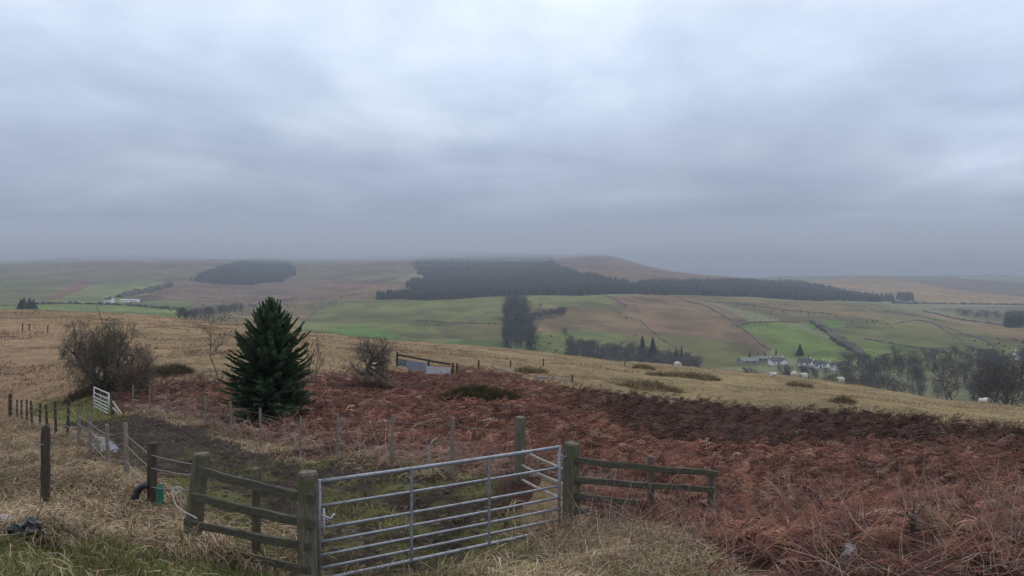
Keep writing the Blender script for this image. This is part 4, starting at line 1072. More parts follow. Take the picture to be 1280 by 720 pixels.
def ground_at(px, d, dz=0): p = at(px, d); p.z += dz; return p
br = fit(grow_tree(3, stems=11, L=1.0, r=.028, levels=4, kids=(9, 9, 9), ratio=.55, up=.0, spread=1.15, stem_lean=.95, first=.15, wander=.26), 4.15, 5.3, .0075)
bare_tree('thorn_bush', 'big spreading leafless thorn bush behind the far pale gate', 'bush', ground_at(131, 44.5, -.1), br, M_BARK, M_TWIG)
br = fit(grow_tree(8, stems=5, L=1.0, r=.026, levels=3, kids=(12, 12), ratio=.5, up=.15, spread=.8, stem_lean=.5, first=.1), 2.3, 2.0, .008)
bare_tree('thorn_bush', 'low reddish leafless shrub against the right side of the big thorn bush', 'bush', ground_at(171, 42.5, -.1), br, M_BARK, noise_mat('reddish_twigs', (.12, .072, .058), (.20, .128, .105), scale=1.2, bump=0))
br = fit(grow_tree(14, stems=1, L=.8, r=.062, levels=4, kids=(12, 11, 10), ratio=.72, up=.06, spread=1.15, stem_lean=.1, first=.30, wander=.22), 2.95, 2.75, .0062)
bare_tree('thorn_bush', 'round leafless thorn bush on a short stem right of the dark conifer', 'bush', ground_at(462, 45, -.1), br, M_BARK, M_TWIG2)
br = fit(grow_tree(21, stems=1, L=1.0, r=.020, levels=4, kids=(10, 5, 4), ratio=.42, up=.30, spread=.65, first=.38, wander=.07), 3.9, 1.75, .0085)
bare_tree('sapling', 'slender bare sapling standing left of the dark conifer', 'tree', ground_at(270, 46, -.1), br, M_TWIG3, M_TWIG3)
br = fit(grow_tree(27, stems=2, L=1.0, r=.022, levels=4, kids=(8, 5, 4), ratio=.42, up=.30, spread=.6, first=.25, stem_lean=.15, wander=.08), 2.4, 1.2, .008)
bare_tree('sapling', 'small bare sapling showing just right of the dark conifer', 'tree', ground_at(394, 45, -.1), br, M_TWIG3, M_TWIG3)

# ---- the dark young spruce
def spruce(name, label, pos, H, W, seed):
    rr = np.random.default_rng(seed); root = empty(name, pos); tag(root, label, 'tree')
    m = MB(); m.tube([(0, 0, -.1), (.02, .01, H * .4), (0, .02, H * .75), (0, 0, H)], [.075, .055, .03, .006], 8); m.build('trunk', M_BARK, root, True)
    prof = lambda t: np.interp(t, [0, .08, .22, .42, .56, .69, .83, .92, 1.0], [.90, .96, 1.0, 1.0, .93, .74, .48, .27, .04])
    Vs = []; Ts = []; Cs = []
    def twig(p, d, l, w, c):
        n_ = rr.normal(0, 1, 3); u = np.cross(d, n_); u /= np.linalg.norm(u) + 1e-9; v = np.cross(d, u)
        for q in (u, v):
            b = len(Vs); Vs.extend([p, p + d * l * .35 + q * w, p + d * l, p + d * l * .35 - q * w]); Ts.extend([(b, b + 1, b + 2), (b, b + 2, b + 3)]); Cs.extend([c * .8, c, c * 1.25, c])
    wood = []
    nl = 44
    for i in range(nl):
        t = .02 + .97 * (i / (nl - 1)) ** .92; z = t * H; nb = int(19 - 14 * t)
        a0 = rr.uniform(0, 6.28)
        for k in range(nb):
            a = a0 + 6.283 * k / nb + rr.uniform(-.25, .25)
            Lb = prof(t) * W / 2 * (rr.uniform(.80, 1.12) if rr.random() < .62 else rr.uniform(.45, .85))
            Lb *= 1 + .30 * mnoise.noise(Vector((math.cos(a) * 1.3, math.sin(a) * 1.3, t * 5 + seed)))
            el = -.10 + 1.0 * t + rr.uniform(-.12, .12); p = np.array((0, 0, z)); pts = [p]; ns = 6
            for s in range(ns):
                e = el - .25 * (1 - t) + (.45 + .35 * t) * (s / ns) ** 2
                p = p + np.array((math.cos(a) * math.cos(e), math.sin(a) * math.cos(e), math.sin(e))) * Lb / ns; pts.append(p)
            wood.append((pts, [.012 * (1 - s / (ns + 1)) + .002 for s in range(ns + 1)]))
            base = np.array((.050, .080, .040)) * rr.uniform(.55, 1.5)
            ntw = max(5, int(Lb / .048))
            for j in range(ntw):
                f = (j + .5) / ntw; f = .12 + .88 * f; x = f * ns; q = min(int(x), ns - 1); pp = pts[q] + (pts[q + 1] - pts[q]) * (x - q); ax = pts[q + 1] - pts[q]; ax /= np.linalg.norm(ax)
                for sgn in (-1, 1):
                    side = np.cross(ax, (0, 0, 1.)); side /= np.linalg.norm(side) + 1e-9
                    d = ax * .75 + side * sgn * rr.uniform(.4, 1.2) + np.array((0, 0, rr.uniform(-.35, .45))); d /= np.linalg.norm(d)
                    tl = (.12 + .24 * (1 - f) * min(1, Lb)) * (1 - .35 * t) * rr.uniform(.7, 1.25)
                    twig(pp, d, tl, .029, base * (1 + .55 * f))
                    if tl > .2:
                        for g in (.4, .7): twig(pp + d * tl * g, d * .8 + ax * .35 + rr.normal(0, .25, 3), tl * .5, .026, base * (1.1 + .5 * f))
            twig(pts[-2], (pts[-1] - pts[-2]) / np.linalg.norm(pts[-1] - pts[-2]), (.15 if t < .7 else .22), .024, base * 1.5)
    for j in range(14): twig(np.array((0, 0, H * (.93 + .005 * j))), np.array((rr.normal(0, .4), rr.normal(0, .4), 1.)), .12, .018, np.array((.03, .055, .035)))
    V, T = tubes(wood, 4); link('branches', fast_mesh('branches', V, T), M_BARK, root)
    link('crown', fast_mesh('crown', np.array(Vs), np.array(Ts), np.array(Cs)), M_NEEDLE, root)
M_NEEDLE = attr_mat('spruce_needles', rough=.7, vary=.2, scale=2, trans=.1)
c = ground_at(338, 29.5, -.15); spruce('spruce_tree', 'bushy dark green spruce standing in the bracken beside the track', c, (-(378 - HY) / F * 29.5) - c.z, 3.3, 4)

# ---- low dark scrub and rush clumps
def scrub(name, label, cat, pos, size, cols, n, lean=.5, ln=(.2, .45), wd=.02, group=None):
    u = RNG.uniform(0, 6.283, n); q = np.sqrt(RNG.random(n)); x = np.cos(u) * q * size[0]; y = np.sin(u) * q * size[1]
    x += .25 * size[0] * fbm(x * 2 / size[0], y * 2 / size[1], int(pos[0] * 7) % 90 + 3, 2)
    top = size[2] * np.clip(1 - q ** 2.2, 0, 1) * (1 + .8 * fbm(x * 2.5 / size[0], y * 2.5 / size[1], 9, 3))
    hz = RNG.random(n) ** .5 * np.maximum(top, .03)
    gz = h(pos[0] + x, pos[1] + y) - pos[2]
    parts = []
    for k in range(3):
        i = np.nonzero(RNG.integers(0, 3, n) == k)[0]; TV, TT, tc = blade(.4 + .3 * k, wd, 2, .05 * (k - 1))
        parts.append(inst(TV, TT, tc, np.stack([x[i], y[i], gz[i] + hz[i] * .75], 1), RNG.uniform(0, 6.283, len(i)), RNG.normal(0, .5, len(i)), RNG.normal(lean, .5, len(i)), RNG.uniform(*ln, len(i)), palette(len(i), cols, None, .25)))
    V, T, C = join(parts); o = link(name, fast_mesh(name, V, T, C), M_PLANT); o.location = pos; tag(o, label, cat, group); return o
DK = [(.085, .060, .042), (.115, .082, .054), (.07, .06, .033)]
OL = [(.075, .075, .025), (.105, .095, .035), (.06, .05, .022), (.13, .11, .045)]
RU = [(.20, .145, .075), (.25, .185, .10), (.14, .10, .05), (.21, .165, .08), (.31, .235, .14)]
scrub('bramble_patch', 'low dark bramble thicket between the big thorn bush and the bare sapling', 'bramble', hit(207, 471, 40), (1.7, 1.0, .75), DK, 6000, .6, (.2, .5), .012)
scrub('bramble_patch', 'dark undergrowth at the foot of the big thorn bush', 'bramble', at(128, 44) , (2.3, 1.0, .7), DK, 7000, .6, (.2, .5), .012)
scrub('bramble_patch', 'dark tangle around the stem of the round thorn bush', 'bramble', at(466, 44.2), (1.2, .8, .55), DK + [(.07, .04, .035)], 4500, .6, (.15, .45), .012)
scrub('grassy_mound', 'dark mossy green mound in the middle of the bracken above the gate', 'mound', hit(598, 497, 30), (1.9, 1.1, .55), OL + [(.045, .042, .02)] * 3, 16000, .5, (.12, .4), .015)
for px, py, w, hh, lab in ((815, 485, 3.0, .9, 'long dark rush clump lowest on the tan grass'), (850, 471, 4.2, .8, 'wide brown rush clump on the tan grass left of the sheep'), (805, 461, 1.6, .9, 'small dark rush clump near the crest below the bare valley trees'),
                           (878, 473, 2.2, .7, 'rush clump right beside the wide brown one on the tan grass'), (1000, 483, 1.6, .5, 'low rush tuft in the grass below the sheep'), (1054, 502, 1.0, .6, 'lone dark tuft in the tan grass at the right'), (664, 466, 1.4, .45, 'faint brown tuft in the tan grass left of the lowest stake')):
    p = hit(px, py, 60); scrub('rush_clump', lab, 'rushes', p, (w, w * .6, hh * .5), RU, int(420 * w), .35, (.3, .8), .03, 'rush clumps on the tan grass')

# ---- far trees
def far_conifer_arrays(seed, H=12., W=5.0, n=800):
    rr = np.random.default_rng(seed); V = []; T = []; C = []
    for i in range(n):
        t = rr.random() ** 1.25; a = rr.uniform(0, 6.283); rad = W / 2 * (1 - t) ** .85 * rr.uniform(.55, 1.08); z = H * (.08 + .92 * t)
        d = np.array((math.cos(a), math.sin(a), -.25)); s = np.array((-d[1], d[0], 0)); w = .62 * (1 - .5 * t); b = len(V)
        p = np.array((0, 0, z + .35)); e = d * rad + np.array((0, 0, z))
        V += [p + (e - p) * .3, p + (e - p) * .85 + s * w, e, p + (e - p) * .85 - s * w]; T += [(b, b + 1, b + 2), (b, b + 2, b + 3)]; c = rr.uniform(.7, 1.3); C += [.7 * c, c, 1.15 * c, c]
    return np.array(V), np.array(T), np.array(C)
FC = np.array((.022, .034, .022))
def conifer_proto(seed, H, W):
    V, T, C = far_conifer_arrays(seed, H, W); return fast_mesh('crown', V, T, C[:, None] * FC)
CONI = [conifer_proto(k, 12., w) for k, w in ((1, 4.6), (2, 6.5), (3, 8.5))]
m = MB(); m.tube([(0, 0, -1), (0, 0, 6), (0, 0, 11.5)], [.3, .2, .05], 6); ME_CT = m.mesh('trunk'); ME_CT.materials.append(M_BARK)
for q in CONI: q.materials.append(M_NEEDLE)
def tree_copy(name, label, pos, H, meshes, base=12., rz=0., wide=1., group=None):
    root = empty(name, pos, rz); root.scale = (H / base * wide, H / base * wide, H / base); tag(root, label, 'tree', group)
    for nm, me in meshes:
        o = bpy.data.objects.new(nm, me); COL.objects.link(o); o.parent = root
    return root
def stand(px, row_top, d, name, label, meshes, Hmin=3, wide=1., group=None, row_base=None):
    """a tree of the height seen, standing on the ground d metres ahead"""
    p = at(px, d); H = -(row_top - HY) / F * d - p.z
    return tree_copy(name, label, p, max(H, Hmin), meshes, 12., random.uniform(0, 6), wide, group)
def cm(i): return [('trunk', ME_CT), ('crown', CONI[i])]
BARE = []
for k, (w, st) in enumerate(((7.5, 1), (9.0, 1), (6.0, 2), (10.5, 2))):
    b_ = fit(grow_tree(40 + k, stems=st, L=1., r=.022, levels=4, kids=(8, 6, 5), ratio=.52, up=.22, spread=.8, first=.25, stem_lean=.2), 12., w, .035)
    V, T = tubes([(p, r) for p, r, l in b_ if l <= 1], 4); a = fast_mesh('trunk', V, T, None, True); a.materials.append(M_BARK)
    V2, T2 = tubes([(p, r) for p, r, l in b_ if l > 1], 3); c_ = fast_mesh('crown', V2, T2); c_.materials.append(M_FTWIG)
    BARE.append((a, c_, np.concatenate([V, V2]), np.concatenate([T, T2 + len(V)])))
def bm_(i): return [('trunk', BARE[i][0]), ('crown', BARE[i][1])]

# conifers and bare trees one can tell apart round the village and on the valley side
for px, rt, d, k, wd, lab in ((937, 437.5, 640, 0, 1.1, 'narrow conifer left of the white cottages, above the grey green roof'), (970, 435.5, 650, 1, .9, 'dark conifer rising just behind the leftmost white cottage'), (956, 440, 640, 2, 1.2, 'squat dark conifer left of the leftmost white cottage'),
        (1000, 429.5, 640, 2, 1.35, 'broad dark evergreen, the largest tree behind the white cottages'), (1011, 447, 615, 0, 1., 'slim conifer behind the dark roofed cottage'), (924, 446, 620, 0, 1.1, 'conifer standing leftmost of the village trees'), (948, 444, 640, 1, 1.2, 'dark tree between two conifers behind the grey green roof'),
        (1073, 445, 575, 0, 1.2, 'slender conifer right of the long white cottage'), (1119, 440.5, 570, 1, 1.1, 'pointed dark conifer in the wood right of the village'), (1108, 448, 565, 2, 1.3, 'low dark conifer left of the pointed one in the right hand wood'), (1137, 444, 570, 0, 1.4, 'columnar conifer in the middle of the right hand wood'),
        (1232, 438, 560, 2, 1.3, 'broad dark evergreen in the wood near the right edge, left of a pair'), (1246, 437.5, 560, 2, 1.3, 'broad dark evergreen in the wood near the right edge, right of a pair'), (803, 420, 600, 2, 1.0, 'dark conifer on top of the bare wood in the valley'), (816, 422, 600, 2, 1.1, 'second dark conifer beside the tallest one in the bare valley wood'),
        (852, 433, 585, 0, 1., 'thin conifer at the right end of the bare valley wood'), (845, 436, 590, 2, 1.1, 'low dark evergreen left of the thin conifer above the tan crest')):
    stand(px, rt, d, 'conifer', lab, cm(k), 4, wd)
for px, py, H, k, lab in ((706, 424, 10, 2, 'lone bare tree on the green slope right of the shelter belt'), (774, 397, 7, 0, 'round bare bush high on the pink brown slope'), (783, 402, 6, 1, 'low bare bush below the round one on the pink brown slope'), (675, 389, 10, 0, 'bare tree standing above the arm of the shelter belt'), (793, 424, 5, 0, 'small bush low on the slope above the valley wood')):
    p = hit(px, py, 420); tree_copy('bare_tree', lab, p, H, bm_(k), 12., k, 1.2)
for px, py, H in ((30, 386, 9), (37, 386, 9), (42, 386, 8), (26, 386, 8)):
    p = hit(px, py, 500); tree_copy('dark_tree', 'dark bushy tree in the little clump on the far left valley floor', p, H, cm(2), 12., px, 1.5, 'little far left tree clump')
for px, rt, d, k, wd, lab in ((1191, 455, 160, 1, 1.05, 'bare tree with a thick dark trunk standing alone beyond the sheep'), (1224, 452, 168, 0, 1.0, 'bare tree just left of the dense group at the right edge'), (1238, 446, 172, 3, 1.0, 'tall bare tree leading the dense group near the right edge'),
        (1252, 450, 165, 2, 1.2, 'bare twin stemmed tree in the group near the right edge'), (1268, 444, 170, 1, 1.0, 'bare wide tree almost at the right edge'), (1282, 448, 164, 0, 1.0, 'bare tree cut by the right edge of the picture')):
    stand(px, rt, d, 'bare_tree', lab, bm_(k), 3, wd)

# woods that read as one mass
def wood_mass(name, items, mat):
    V, T, C = join(items); o = link(name, fast_mesh(name, V, T, C), mat); tag(o, kind='stuff')
def scatter_wood(name, spots, Hr, con=.0, wide=1.1, tint=(.085, .075, .072)):
    items = []
    for x, y in spots:
        z = h1(x, y); H = RNG.uniform(*Hr)
        if RNG.random() < con:
            V, T, c_ = far_conifer_arrays(int(RNG.integers(0, 99)), 12., RNG.uniform(4.5, 7), 160); col = FC[None] * 1.2; S = H / 12 * 1.1
        else:
            b_ = BARE[RNG.integers(0, 4)]; V, T = b_[2], b_[3]; c_ = np.ones(len(V)); col = np.array(tint)[None] * RNG.uniform(.75, 1.25); S = H / 12
        items.append(inst(V, T, c_, np.array([[x, y, z - .2]]), np.array([RNG.uniform(0, 6.28)]), np.zeros(1), np.zeros(1), np.array([S * wide]), col, np.array([1 / wide])))
    wood_mass(name, items, M_WOODS)
M_WOODS = attr_mat('valley_wood_twigs', vary=.2, scale=.05)
def spots_px(n, f): return [f() for _ in range(n)]
U = RNG.uniform
def belt():   # down the gully
    t = U(0, 1); row = 379 + 60 * t; p = hit(U(-1, 1) * (12 + 9 * t) + 644 + 6 * t, row, 520); return p.x, p.y
def arm():
    t = U(0, 1); p = hit(660 + 46 * t, 401 - 7 * t + U(-1.5, 1.5), 500); return p.x, p.y
scatter_wood('shelter_belt_wood', spots_px(190, belt), (9, 14), .22, 1.25, (.062, .06, .062))
scatter_wood('shelter_belt_wood', spots_px(46, arm), (7, 10), .0, 1.3, (.07, .062, .066))
p = hit(645, 384, 520); tree_copy('conifer', 'tall thin conifer rising at the top of the shelter belt', p, (384 - 362.5) / F * p.y, cm(0), 12., 0, .8)
def vbelt():
    px = U(708, 872); d = U(540, 620); return (px - 640) / F * d, d
scatter_wood('valley_wood', spots_px(150, vbelt), (9, 14), .06, 1.2)
def vill():
    px = U(868, 1066); d = U(430, 545); return (px - 640) / F * d, d
scatter_wood('valley_wood', spots_px(120, vill), (6, 9.5), .03, 1.25, (.085, .066, .058))
def rwood():
    px = U(1058, 1330); d = U(440, 575); return (px - 640) / F * d, d
scatter_wood('valley_wood', spots_px(230, rwood), (8, 12.5), .06, 1.3, (.088, .068, .058))
def lwood():
    t = U(0, 1); p = hit(222 + 96 * t + U(-6, 6), 403 - 18 * t + U(-4, 3), 560); return p.x, p.y
scatter_wood('valley_wood', spots_px(70, lwood), (6, 9), .0, 1.3, (.07, .06, .06))
def ewood():
    t = U(0, 1); p = hit(1196 + 56 * t, 396 + 5 * t + U(-6, 1), 800); return p.x, p.y
scatter_wood('valley_wood', spots_px(40, ewood), (6, 9), .0, 1.3, (.10, .075, .075))

# conifer plantations
def plantation(name, poly, dmin, dmax, n, H, col=(.026, .032, .026)):
    P_ = np.array(poly, float); px = RNG.uniform(P_[:, 0].min(), P_[:, 0].max(), n); d = np.exp(RNG.uniform(math.log(dmin), math.log(dmax), n)); x = (px - 640) / F * d
    z = h(x, d); a, b = proj(x, d, z); k = inpoly(a + 9 * fbm(x * .011, d * .011, 58, 3), b + 3 * fbm(x * .011, d * .011, 59, 3), P_) & (fbm(x * .02, d * .02, 60, 2) > -.36); x, y, z = x[k], d[k], z[k]; n = len(x)
    V = []; T = []; c = []
    for lo, hi, w in ((.05, .55, .20), (.35, .8, .15), (.62, 1.0, .09)):
        b_ = len(V); V.append((0, 0, hi)); c.append(1.3)
        for i in range(7): q = 6.283 * i / 7; V.append((w * math.cos(q) * (1 + .25 * (i % 2)), w * math.sin(q) * (1 + .25 * (i % 2)), lo + .05 * (i % 3))); c.append(.8)
        for i in range(7): T.append((b_, b_ + 1 + i, b_ + 1 + (i + 1) % 7))
    V, T, C = inst(np.array(V), np.array(T), np.array(c), np.stack([x, y, z - .3], 1), RNG.uniform(0, 6.28, n), RNG.normal(0, .02, n), RNG.normal(0, .02, n), RNG.uniform(.75, 1.2, n) * H, palette(n, [col], None, .22))
    o = link(name, fast_mesh(name, V, T, C), M_NEEDLE); tag(o, kind='stuff'); return n
def shift(P_, dy): return [(x, y + dy) for x, y in P_]
print('forest', plantation('conifer_forest', FOREST, 980, 5200, 44000, 9.5))
print(plantation('conifer_forest', PATCH, 1500, 4500, 13000, 9.5))
print(plantation('conifer_forest', [(1122,373),(1141,373),(1141,377),(1123,377)], 1100, 3000, 3000, 14.))
print(plantation('conifer_forest', [(1257,403),(1330,402),(1330,411),(1257,409)], 900, 1500, 4000, 14.))
# ------------------------------------------------------------------ houses, walls, hedges, sheep
M_WHITE = noise_mat('white_render', (.70, .69, .67), (.82, .81, .79), scale=.8, bump=0)
M_SLATE = noise_mat('slate_roof', (.050, .050, .056), (.085, .085, .092), scale=1.5, bump=.2)
M_GREENROOF = noise_mat('mossy_sheet_roof', (.13, .15, .13), (.19, .21, .185), scale=.5, bump=.1)
M_GLASS, _nt, _b = new_mat('window_glass'); _b.inputs['Base Color'].default_value = (.03, .035, .04, 1); _b.inputs['Roughness'].default_value = .1
M_GREYW = noise_mat('grey_stone_wall', (.18, .17, .16), (.28, .265, .25), scale=1, bump=.2)
M_DOOR = noise_mat('dark_door', (.05, .04, .035), (.07, .06, .05), scale=2, bump=0)
def house(name, label, cat, pos, rz, w, d, hw, hr, wall=M_WHITE, roof=M_SLATE, win=3, chim=(-.42, .42), wing=None):
    root = empty(name, pos, rz); tag(root, label, cat)
    def body(cx, cy, w, d, hw, hr, along=True):
        m = MB(); a, b = w / 2, d / 2
        V = [(-a, -b, -1.5), (a, -b, -1.5), (a, b, -1.5), (-a, b, -1.5), (-a, -b, hw), (a, -b, hw), (a, b, hw), (-a, b, hw), (-a, 0, hw + hr), (a, 0, hw + hr)]
        if not along: V = [(y, x, z) for x, y, z in V]
        Fc = [(0, 1, 5, 4), (1, 2, 6, 9, 5), (2, 3, 7, 6), (3, 0, 4, 8, 7)]
        if not along: Fc = [f_[::-1] for f_ in Fc]
        m.add([(x + cx, y + cy, z) for x, y, z in V], Fc); m.build('wall', wall, root)
        m = MB(); o = .35; t = .16; sl = hr / b
        V = []
        for s in (-1, 1):
            for x in (-a - o, a + o):
                V += [(x, s * (b + o), hw - o * sl + .05), (x, s * (b + o), hw - o * sl + .05 + t), (x, 0, hw + hr + .05), (x, 0, hw + hr + .05 + t)]
        if not along: V = [(y, x, z) for x, y, z in V]
        Fc = []
        for q in (0, 8): Fc += [(q, q + 4, q + 6, q + 2), (q + 1, q + 3, q + 7, q + 5), (q, q + 1, q + 5, q + 4), (q, q + 2, q + 3, q + 1), (q + 4, q + 5, q + 7, q + 6)]
        m.add([(x + cx, y + cy, z) for x, y, z in V], Fc); return m.build('roof', roof, root)
    rf = body(0, 0, w, d, hw, hr)
    for c_ in chim:
        m = MB(); m.box((c_ * w, 0, hw + hr + .5), (.8, .6, 1.5)); m.box((c_ * w, 0, hw + hr + 1.3), (.95, .75, .15)); m.build('chimney', wall, rf)
    if wing: body(wing[0], -d / 2 - wing[2] / 2 + .5, wing[2], wing[1], hw * .95, hr * .8, False)
    for k in range(win):
        x = (-.5 + (k + .5) / win) * w * .86; fl = [1.45] if hw < 3.6 else [1.3, 3.7]
        for zz in fl:
            if win >= 3 and k == win // 2 and zz < 2:
                m = MB(); m.box((x, -d / 2 - .03, .95), (.95, .06, 2.0)); m.build('door', M_DOOR, root); continue
            m = MB(); m.box((x, -d / 2 - .02, zz), (1.1, .04, 1.15)); fr = m.build('window', M_GLASS, root)
            m = MB(); m.box((x, -d / 2 - .06, zz - .65), (1.3, .12, .12)); m.build('sill', wall, fr)
    return root
def hp(px, row, d): p = at(px, d); p.z = max(p.z, -(row - HY) / F * d); return p
house('cottage', 'white cottage with two gables, the leftmost white house of the village', 'house', hp(971, 457.5, 600), R(4), 10.5, 6.5, 2.6, 2.0, win=3, wing=(3.2, 4.5, 3.5))
house('cottage', 'cottage with a long dark slate roof and a white gable end in the village middle', 'house', hp(1006, 461, 585), R(-22), 9, 6.5, 2.4, 2.5, win=2, chim=(.4,))
house('cottage', 'low white cottage with dark slate roof, between two other white houses', 'house', hp(1023, 463.5, 572), R(6), 9, 6, 2.5, 2.2, win=3)
house('cottage', 'longest white cottage at the right end of the village', 'house', hp(1048, 467.5, 560), R(4), 13.5, 6.5, 2.7, 2.0, win=5, wing=(-4.6, 4, 3))
house('barn', 'grey green roofed barn left of the white cottages', 'barn', hp(935, 458, 610), R(10), 13, 8, 2.6, 2.0, M_GREYW, M_GREENROOF, 2, ())
house('barn', 'low grey shed with a pale roof between the barn and the leftmost white cottage', 'barn', hp(953, 455, 620), R(-8), 9, 6, 2.2, 1.5, M_GREYW, M_GREENROOF, 2, ())
p = hit(1276, 456, 560); house('cottage', 'white house half hidden by the wood at the far right edge', 'house', hp(1276, 459, 575), R(5), 9, 6.5, 3.4, 2.4, win=3)
p = hit(137, 378.5, 700); house('farmhouse', 'small white farmhouse on the far left valley floor', 'house', p, R(-15), 9.5, 7, 4.2, 2.6, win=3)
for px, w, lab in ((156, 10, 'white shed beside the far left farmhouse, left of two'), (168, 11, 'white shed on the far left valley floor, right of two')):
    p = hit(px, 377.5, 700); house('shed', lab, 'shed', p, R(3), w, 7, 2.6, .9, M_WHITE, M_GALV2, 2, ())

M_WALLST = noise_mat('dry_stone', (.06, .056, .047), (.125, .118, .10), scale=.6, bump=.3)
M_HEDGE = noise_mat('hedge_twigs', (.034, .032, .022), (.075, .066, .045), scale=.5, bump=.4)
def line_on_ground(pts, dmin, step=6.0):
    W = []
    for (a, b) in zip(pts[:-1], pts[1:]):
        n = max(2, int(math.hypot(b[0] - a[0], b[1] - a[1]) / 2.2))
        for k in range(n): W.append(hit(a[0] + (b[0] - a[0]) * k / n, a[1] + (b[1] - a[1]) * k / n, dmin))
    W.append(hit(*pts[-1], dmin))
    out = [W[0]]
    for p in W[1:]:
        L_ = (p - out[-1]).length; k = max(1, int(L_ / step)); q0 = out[-1]
        for i in range(1, k + 1):
            q = q0.lerp(p, i / k); q.z = h1(q.x, q.y); out.append(q)
    return out
def boundary(name, label, cat, pts, dmin, hh, ww, mat, rough=.15, seed=0):
    L_ = line_on_ground(pts, dmin); rr = random.Random(seed); V = []; Fc = []
    for i, p in enumerate(L_):
        d = L_[min(i + 1, len(L_) - 1)] - L_[max(i - 1, 0)]; d.z = 0; d.normalize(); s = Vector((-d.y, d.x, 0)); k = (.72 if mat is M_WALLST else 1) + rr.uniform(-rough, rough) * 1.5; z = Vector((0, 0, 1))
        j = s * rr.uniform(-rough, rough) * ww
        V += [p - s * ww * .6 - z * .8 + j, p - s * ww * .45 * k + z * hh * .7 * k + j, p - s * ww * .15 + z * hh * k + j, p + s * ww * .2 + z * hh * k * .97 + j, p + s * ww * .45 * k + z * hh * .65 * k + j, p + s * ww * .6 - z * .8 + j]
    for i in range(len(L_) - 1):
        for k in range(5): a = 6 * i + k; Fc.append((a, a + 6, a + 7, a + 1))
    o_ = L_[0]; me = bpy.data.meshes.new(name); me.from_pydata([v - o_ for v in V], [], Fc); me.update(); o = link(name, me, mat); o.location = o_; tag(o, label, cat); return o
boundary('hedge', 'thick dark hedge slanting down the bright green field above the village', 'hedge', [(1016,403),(1030,411),(1044,423),(1052,431),(1064,437),(1080,446)], 520, 3.2, 5.5, M_HEDGE, .5, 1)
boundary('stone_wall', 'dark field wall curving down the pink slope toward the village', 'wall', [(846,370),(860,378),(881,382),(913,400),(939,419),(951,431),(963,437)], 520, 1.7, 1.6, M_WALLST, .3, 2)
boundary('stone_wall', 'field wall curving up the left edge of the big green field', 'wall', [(372,415),(380,403),(390,393),(406,382),(420,375)], 520, 1.7, 1.6, M_WALLST, .3, 3)
boundary('stone_wall', 'short field wall at the top where green pasture meets the pink slope', 'wall', [(757,369.5),(770,375),(782,382)], 520, 1.7, 1.8, M_WALLST, .3, 4)
boundary('hedge', 'long level dark hedge line under the far moor on the right', 'hedge', [(1117,379.3),(1160,380),(1220,380.6),(1290,381.5)], 1000, 3.0, 4, M_HEDGE, .4, 5)
boundary('stone_wall', 'dark wall along the pale road falling to the right edge', 'wall', [(1155,389),(1172,393),(1190,398),(1215,402),(1240,405),(1290,412)], 700, 2.4, 2.5, M_WALLST, .4, 6)
boundary('stone_wall', 'thin long field wall across the upper right pasture', 'wall', [(1087,387),(1120,391),(1150,396),(1180,402)], 700, 1.5, 1.5, M_WALLST, .3, 7)
boundary('stone_wall', 'field wall bending over the middle of the right green fields', 'wall', [(1118,405),(1145,400.5),(1160,402.5),(1190,412),(1225,424),(1245,431)], 560, 1.5, 1.5, M_WALLST, .3, 8)
boundary('hedge', 'straggling hedge across the far left valley floor below the farm', 'hedge', [(46,380.5),(80,380),(120,380.5),(160,382),(205,386),(230,386)], 560, 2.2, 3, M_HEDGE, .5, 9)
boundary('stone_wall', 'field wall along the upper edge of the bright green field', 'wall', [(921,408),(938,403.5),(975,402.5),(1000,404)], 560, 1.6, 1.6, M_WALLST, .3, 10)
boundary('stone_wall', 'field wall running along the upper pasture under the forest', 'wall', [(880,377),(930,381),(985,388),(1040,393)], 700, 1.5, 1.5, M_WALLST, .3, 11)

boundary('stone_wall', 'faint field wall from the shelter belt up the green field to the forest', 'wall', [(642,404),(600,405),(560,403),(520,401)], 560, 1.3, 1.3, M_WALLST, .4, 12)
boundary('stone_wall', 'field wall dropping from the pink slope past the lone bare tree', 'wall', [(800,400),(812,412),(826,424),(846,436)], 520, 1.4, 1.4, M_WALLST, .4, 13)
boundary('stone_wall', 'field wall below the thick slanting hedge running right along the valley', 'wall', [(1080,424),(1110,429),(1150,436),(1190,441)], 540, 1.4, 1.4, M_WALLST, .4, 14)
boundary('stone_wall', 'field wall climbing the right fields from the wood toward the road', 'wall', [(1215,438),(1200,424),(1180,412),(1165,404)], 560, 1.4, 1.4, M_WALLST, .4, 15)
boundary('hedge', 'ragged dark bank of scrub above the far left farm sheds', 'hedge', [(148,372),(170,368),(190,364),(212,358)], 900, 5, 9, M_HEDGE, .5, 16)
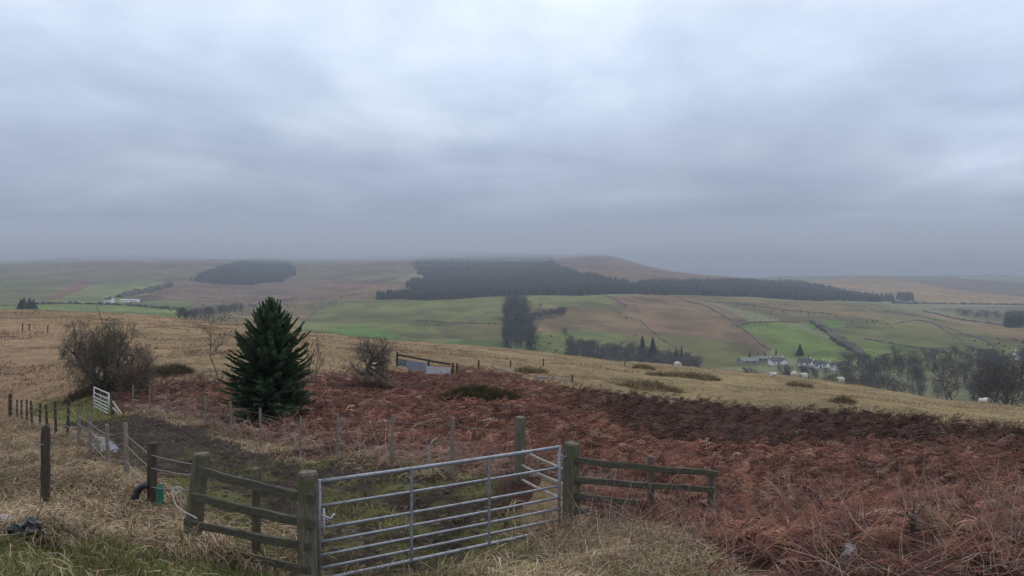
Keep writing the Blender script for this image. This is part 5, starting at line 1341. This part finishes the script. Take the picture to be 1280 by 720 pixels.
# scattered thorn and rush on the far slopes: one mass of specks
def far_scrub(n):
    px = RNG.uniform(-40, 1330, n * 6); d = np.exp(RNG.uniform(math.log(560), math.log(2400), n * 6)); x = (px - 640) / F * d; z = h(x, d)
    q = fbm(x * .006, d * .003, 141, 4); pa, pb = proj(x, d, z); k = np.nonzero((q > .14) & ~((pa > 370) & (pa < 645) & (pb > 374)))[0][:n]; x, y, z = x[k], d[k], z[k]; n = len(k)
    V = []; T = []; c = []
    rr = random.Random(4)
    for i in range(26):
        a = rr.uniform(0, 6.28); e = rr.uniform(.1, 1.4); p = Vector((math.cos(a) * math.cos(e), math.sin(a) * math.cos(e), math.sin(e))) * rr.uniform(.5, 1.0); b = len(V)
        for s in range(3): V.append(tuple(p + Vector((rr.uniform(-.4, .4), rr.uniform(-.4, .4), rr.uniform(-.4, .4)))))
        T.append((b, b + 1, b + 2)); c += [rr.uniform(.7, 1.3)] * 3
    V, T, C = inst(np.array(V), np.array(T), np.array(c), np.stack([x, y, z], 1), RNG.uniform(0, 6.28, n), np.zeros(n), np.zeros(n), RNG.uniform(.4, 1.7, n), palette(n, [(.05, .045, .03), (.07, .055, .035), (.05, .055, .03)], None, .2))
    o = link('hillside_scrub', fast_mesh('hillside_scrub', V, T, C), M_WOODS); tag(o, kind='stuff')
far_scrub(800)

# ---- sheep
M_WOOL = noise_mat('wool', (.55, .51, .44), (.72, .69, .62), scale=9, bump=.8)
def sheep_mesh(kind):
    bpy_m = bpy.data.meshes.new('skeleton')
    if kind == 'stand': hd = [(.50, 0, .74), (.66, 0, .86), (.84, 0, .80)]
    elif kind == 'graze': hd = [(.52, 0, .64), (.70, 0, .38), (.82, 0, .14)]
    else: hd = [(.48, 0, .44), (.62, 0, .60), (.80, 0, .55)]
    zb = .66 if kind != 'lie' else .34
    V = [(0, 0, zb), (.30, 0, zb + .01), (-.32, 0, zb + .02), (-.50, 0, zb + .0)] + hd; E = [(0, 1), (0, 2), (2, 3), (1, 4), (4, 5), (5, 6)]
    Rr = [.29, .27, .28, .16, .17, .11, .065]
    if kind != 'lie':
        for x, k in ((.30, 1), (-.32, 2)):
            for s in (-.13, .13):
                b = len(V); V += [(x, s, .42), (x + (.02 if k == 1 else -.05), s, .22), (x + .01, s, .0)]; E += [(k, b), (b, b + 1), (b + 1, b + 2)]; Rr += [.095, .05, .04]
    else:
        for s in (-.16, .16):
            b = len(V); V += [(.34, s, .12), (.52, s, .05)]; E += [(1, b), (b, b + 1)]; Rr += [.10, .05]
    b = len(V); V += [(hd[1][0] - .02, -.10, hd[1][2] + .05), (hd[1][0] - .02, .10, hd[1][2] + .05)]; E += [(5, b), (5, b + 1)]; Rr += [.03, .03]
    bpy_m.from_pydata(V, E, []); o = bpy.data.objects.new('tmp', bpy_m); COL.objects.link(o)
    md = o.modifiers.new('skin', 'SKIN'); sv = bpy_m.skin_vertices[0].data
    for i, r in enumerate(Rr): sv[i].radius = (r, r)
    sv[0].use_root = True
    o.modifiers.new('sub', 'SUBSURF').levels = 2
    dg = bpy.context.evaluated_depsgraph_get(); me = bpy.data.meshes.new_from_object(o.evaluated_get(dg)); bpy.data.objects.remove(o)
    me.name = 'sheep'; me.materials.clear(); me.materials.append(M_WOOL)
    for p in me.polygons: p.use_smooth = True
    return me
SHEEP = {k: sheep_mesh(k) for k in ('stand', 'graze', 'lie')}
for px, py, kind, rz, lab in ((846, 460, 'graze', 10, 'sheep farthest left on the crest, alone near the dark rush clumps'), (967, 471, 'lie', 170, 'lying sheep below the leftmost white cottage'), (992, 472, 'graze', 8, 'grazing sheep below the dark roofed cottage'), (1006, 474.5, 'stand', 190, 'small standing sheep next to a grazing one below the dark roofed cottage'),
        (1052, 479, 'stand', 175, 'sheep on the crest below the long white cottage'), (1119, 486, 'graze', 5, 'grazing sheep beside a dark patch in the middle of the right crest'), (1145, 489.5, 'graze', -20, 'sheep left of the bare tree with the thick dark trunk'), (1201, 494, 'lie', 30, 'lying sheep just right of the thick dark trunk'), (1210, 499, 'graze', 170, 'large grazing sheep nearest the bare trees'), (1228, 505, 'lie', 10, 'sheep lying rightmost at the foot of the bare tree group')):
    p = hit(px, py, 60)
    o = bpy.data.objects.new('sheep', SHEEP[kind]); COL.objects.link(o); o.location = p + Vector((0, 0, .06)); o.rotation_euler = (0, 0, R(rz)); o.scale = (.98,) * 3
    tag(o, lab, 'sheep', 'sheep on the grassy crest')
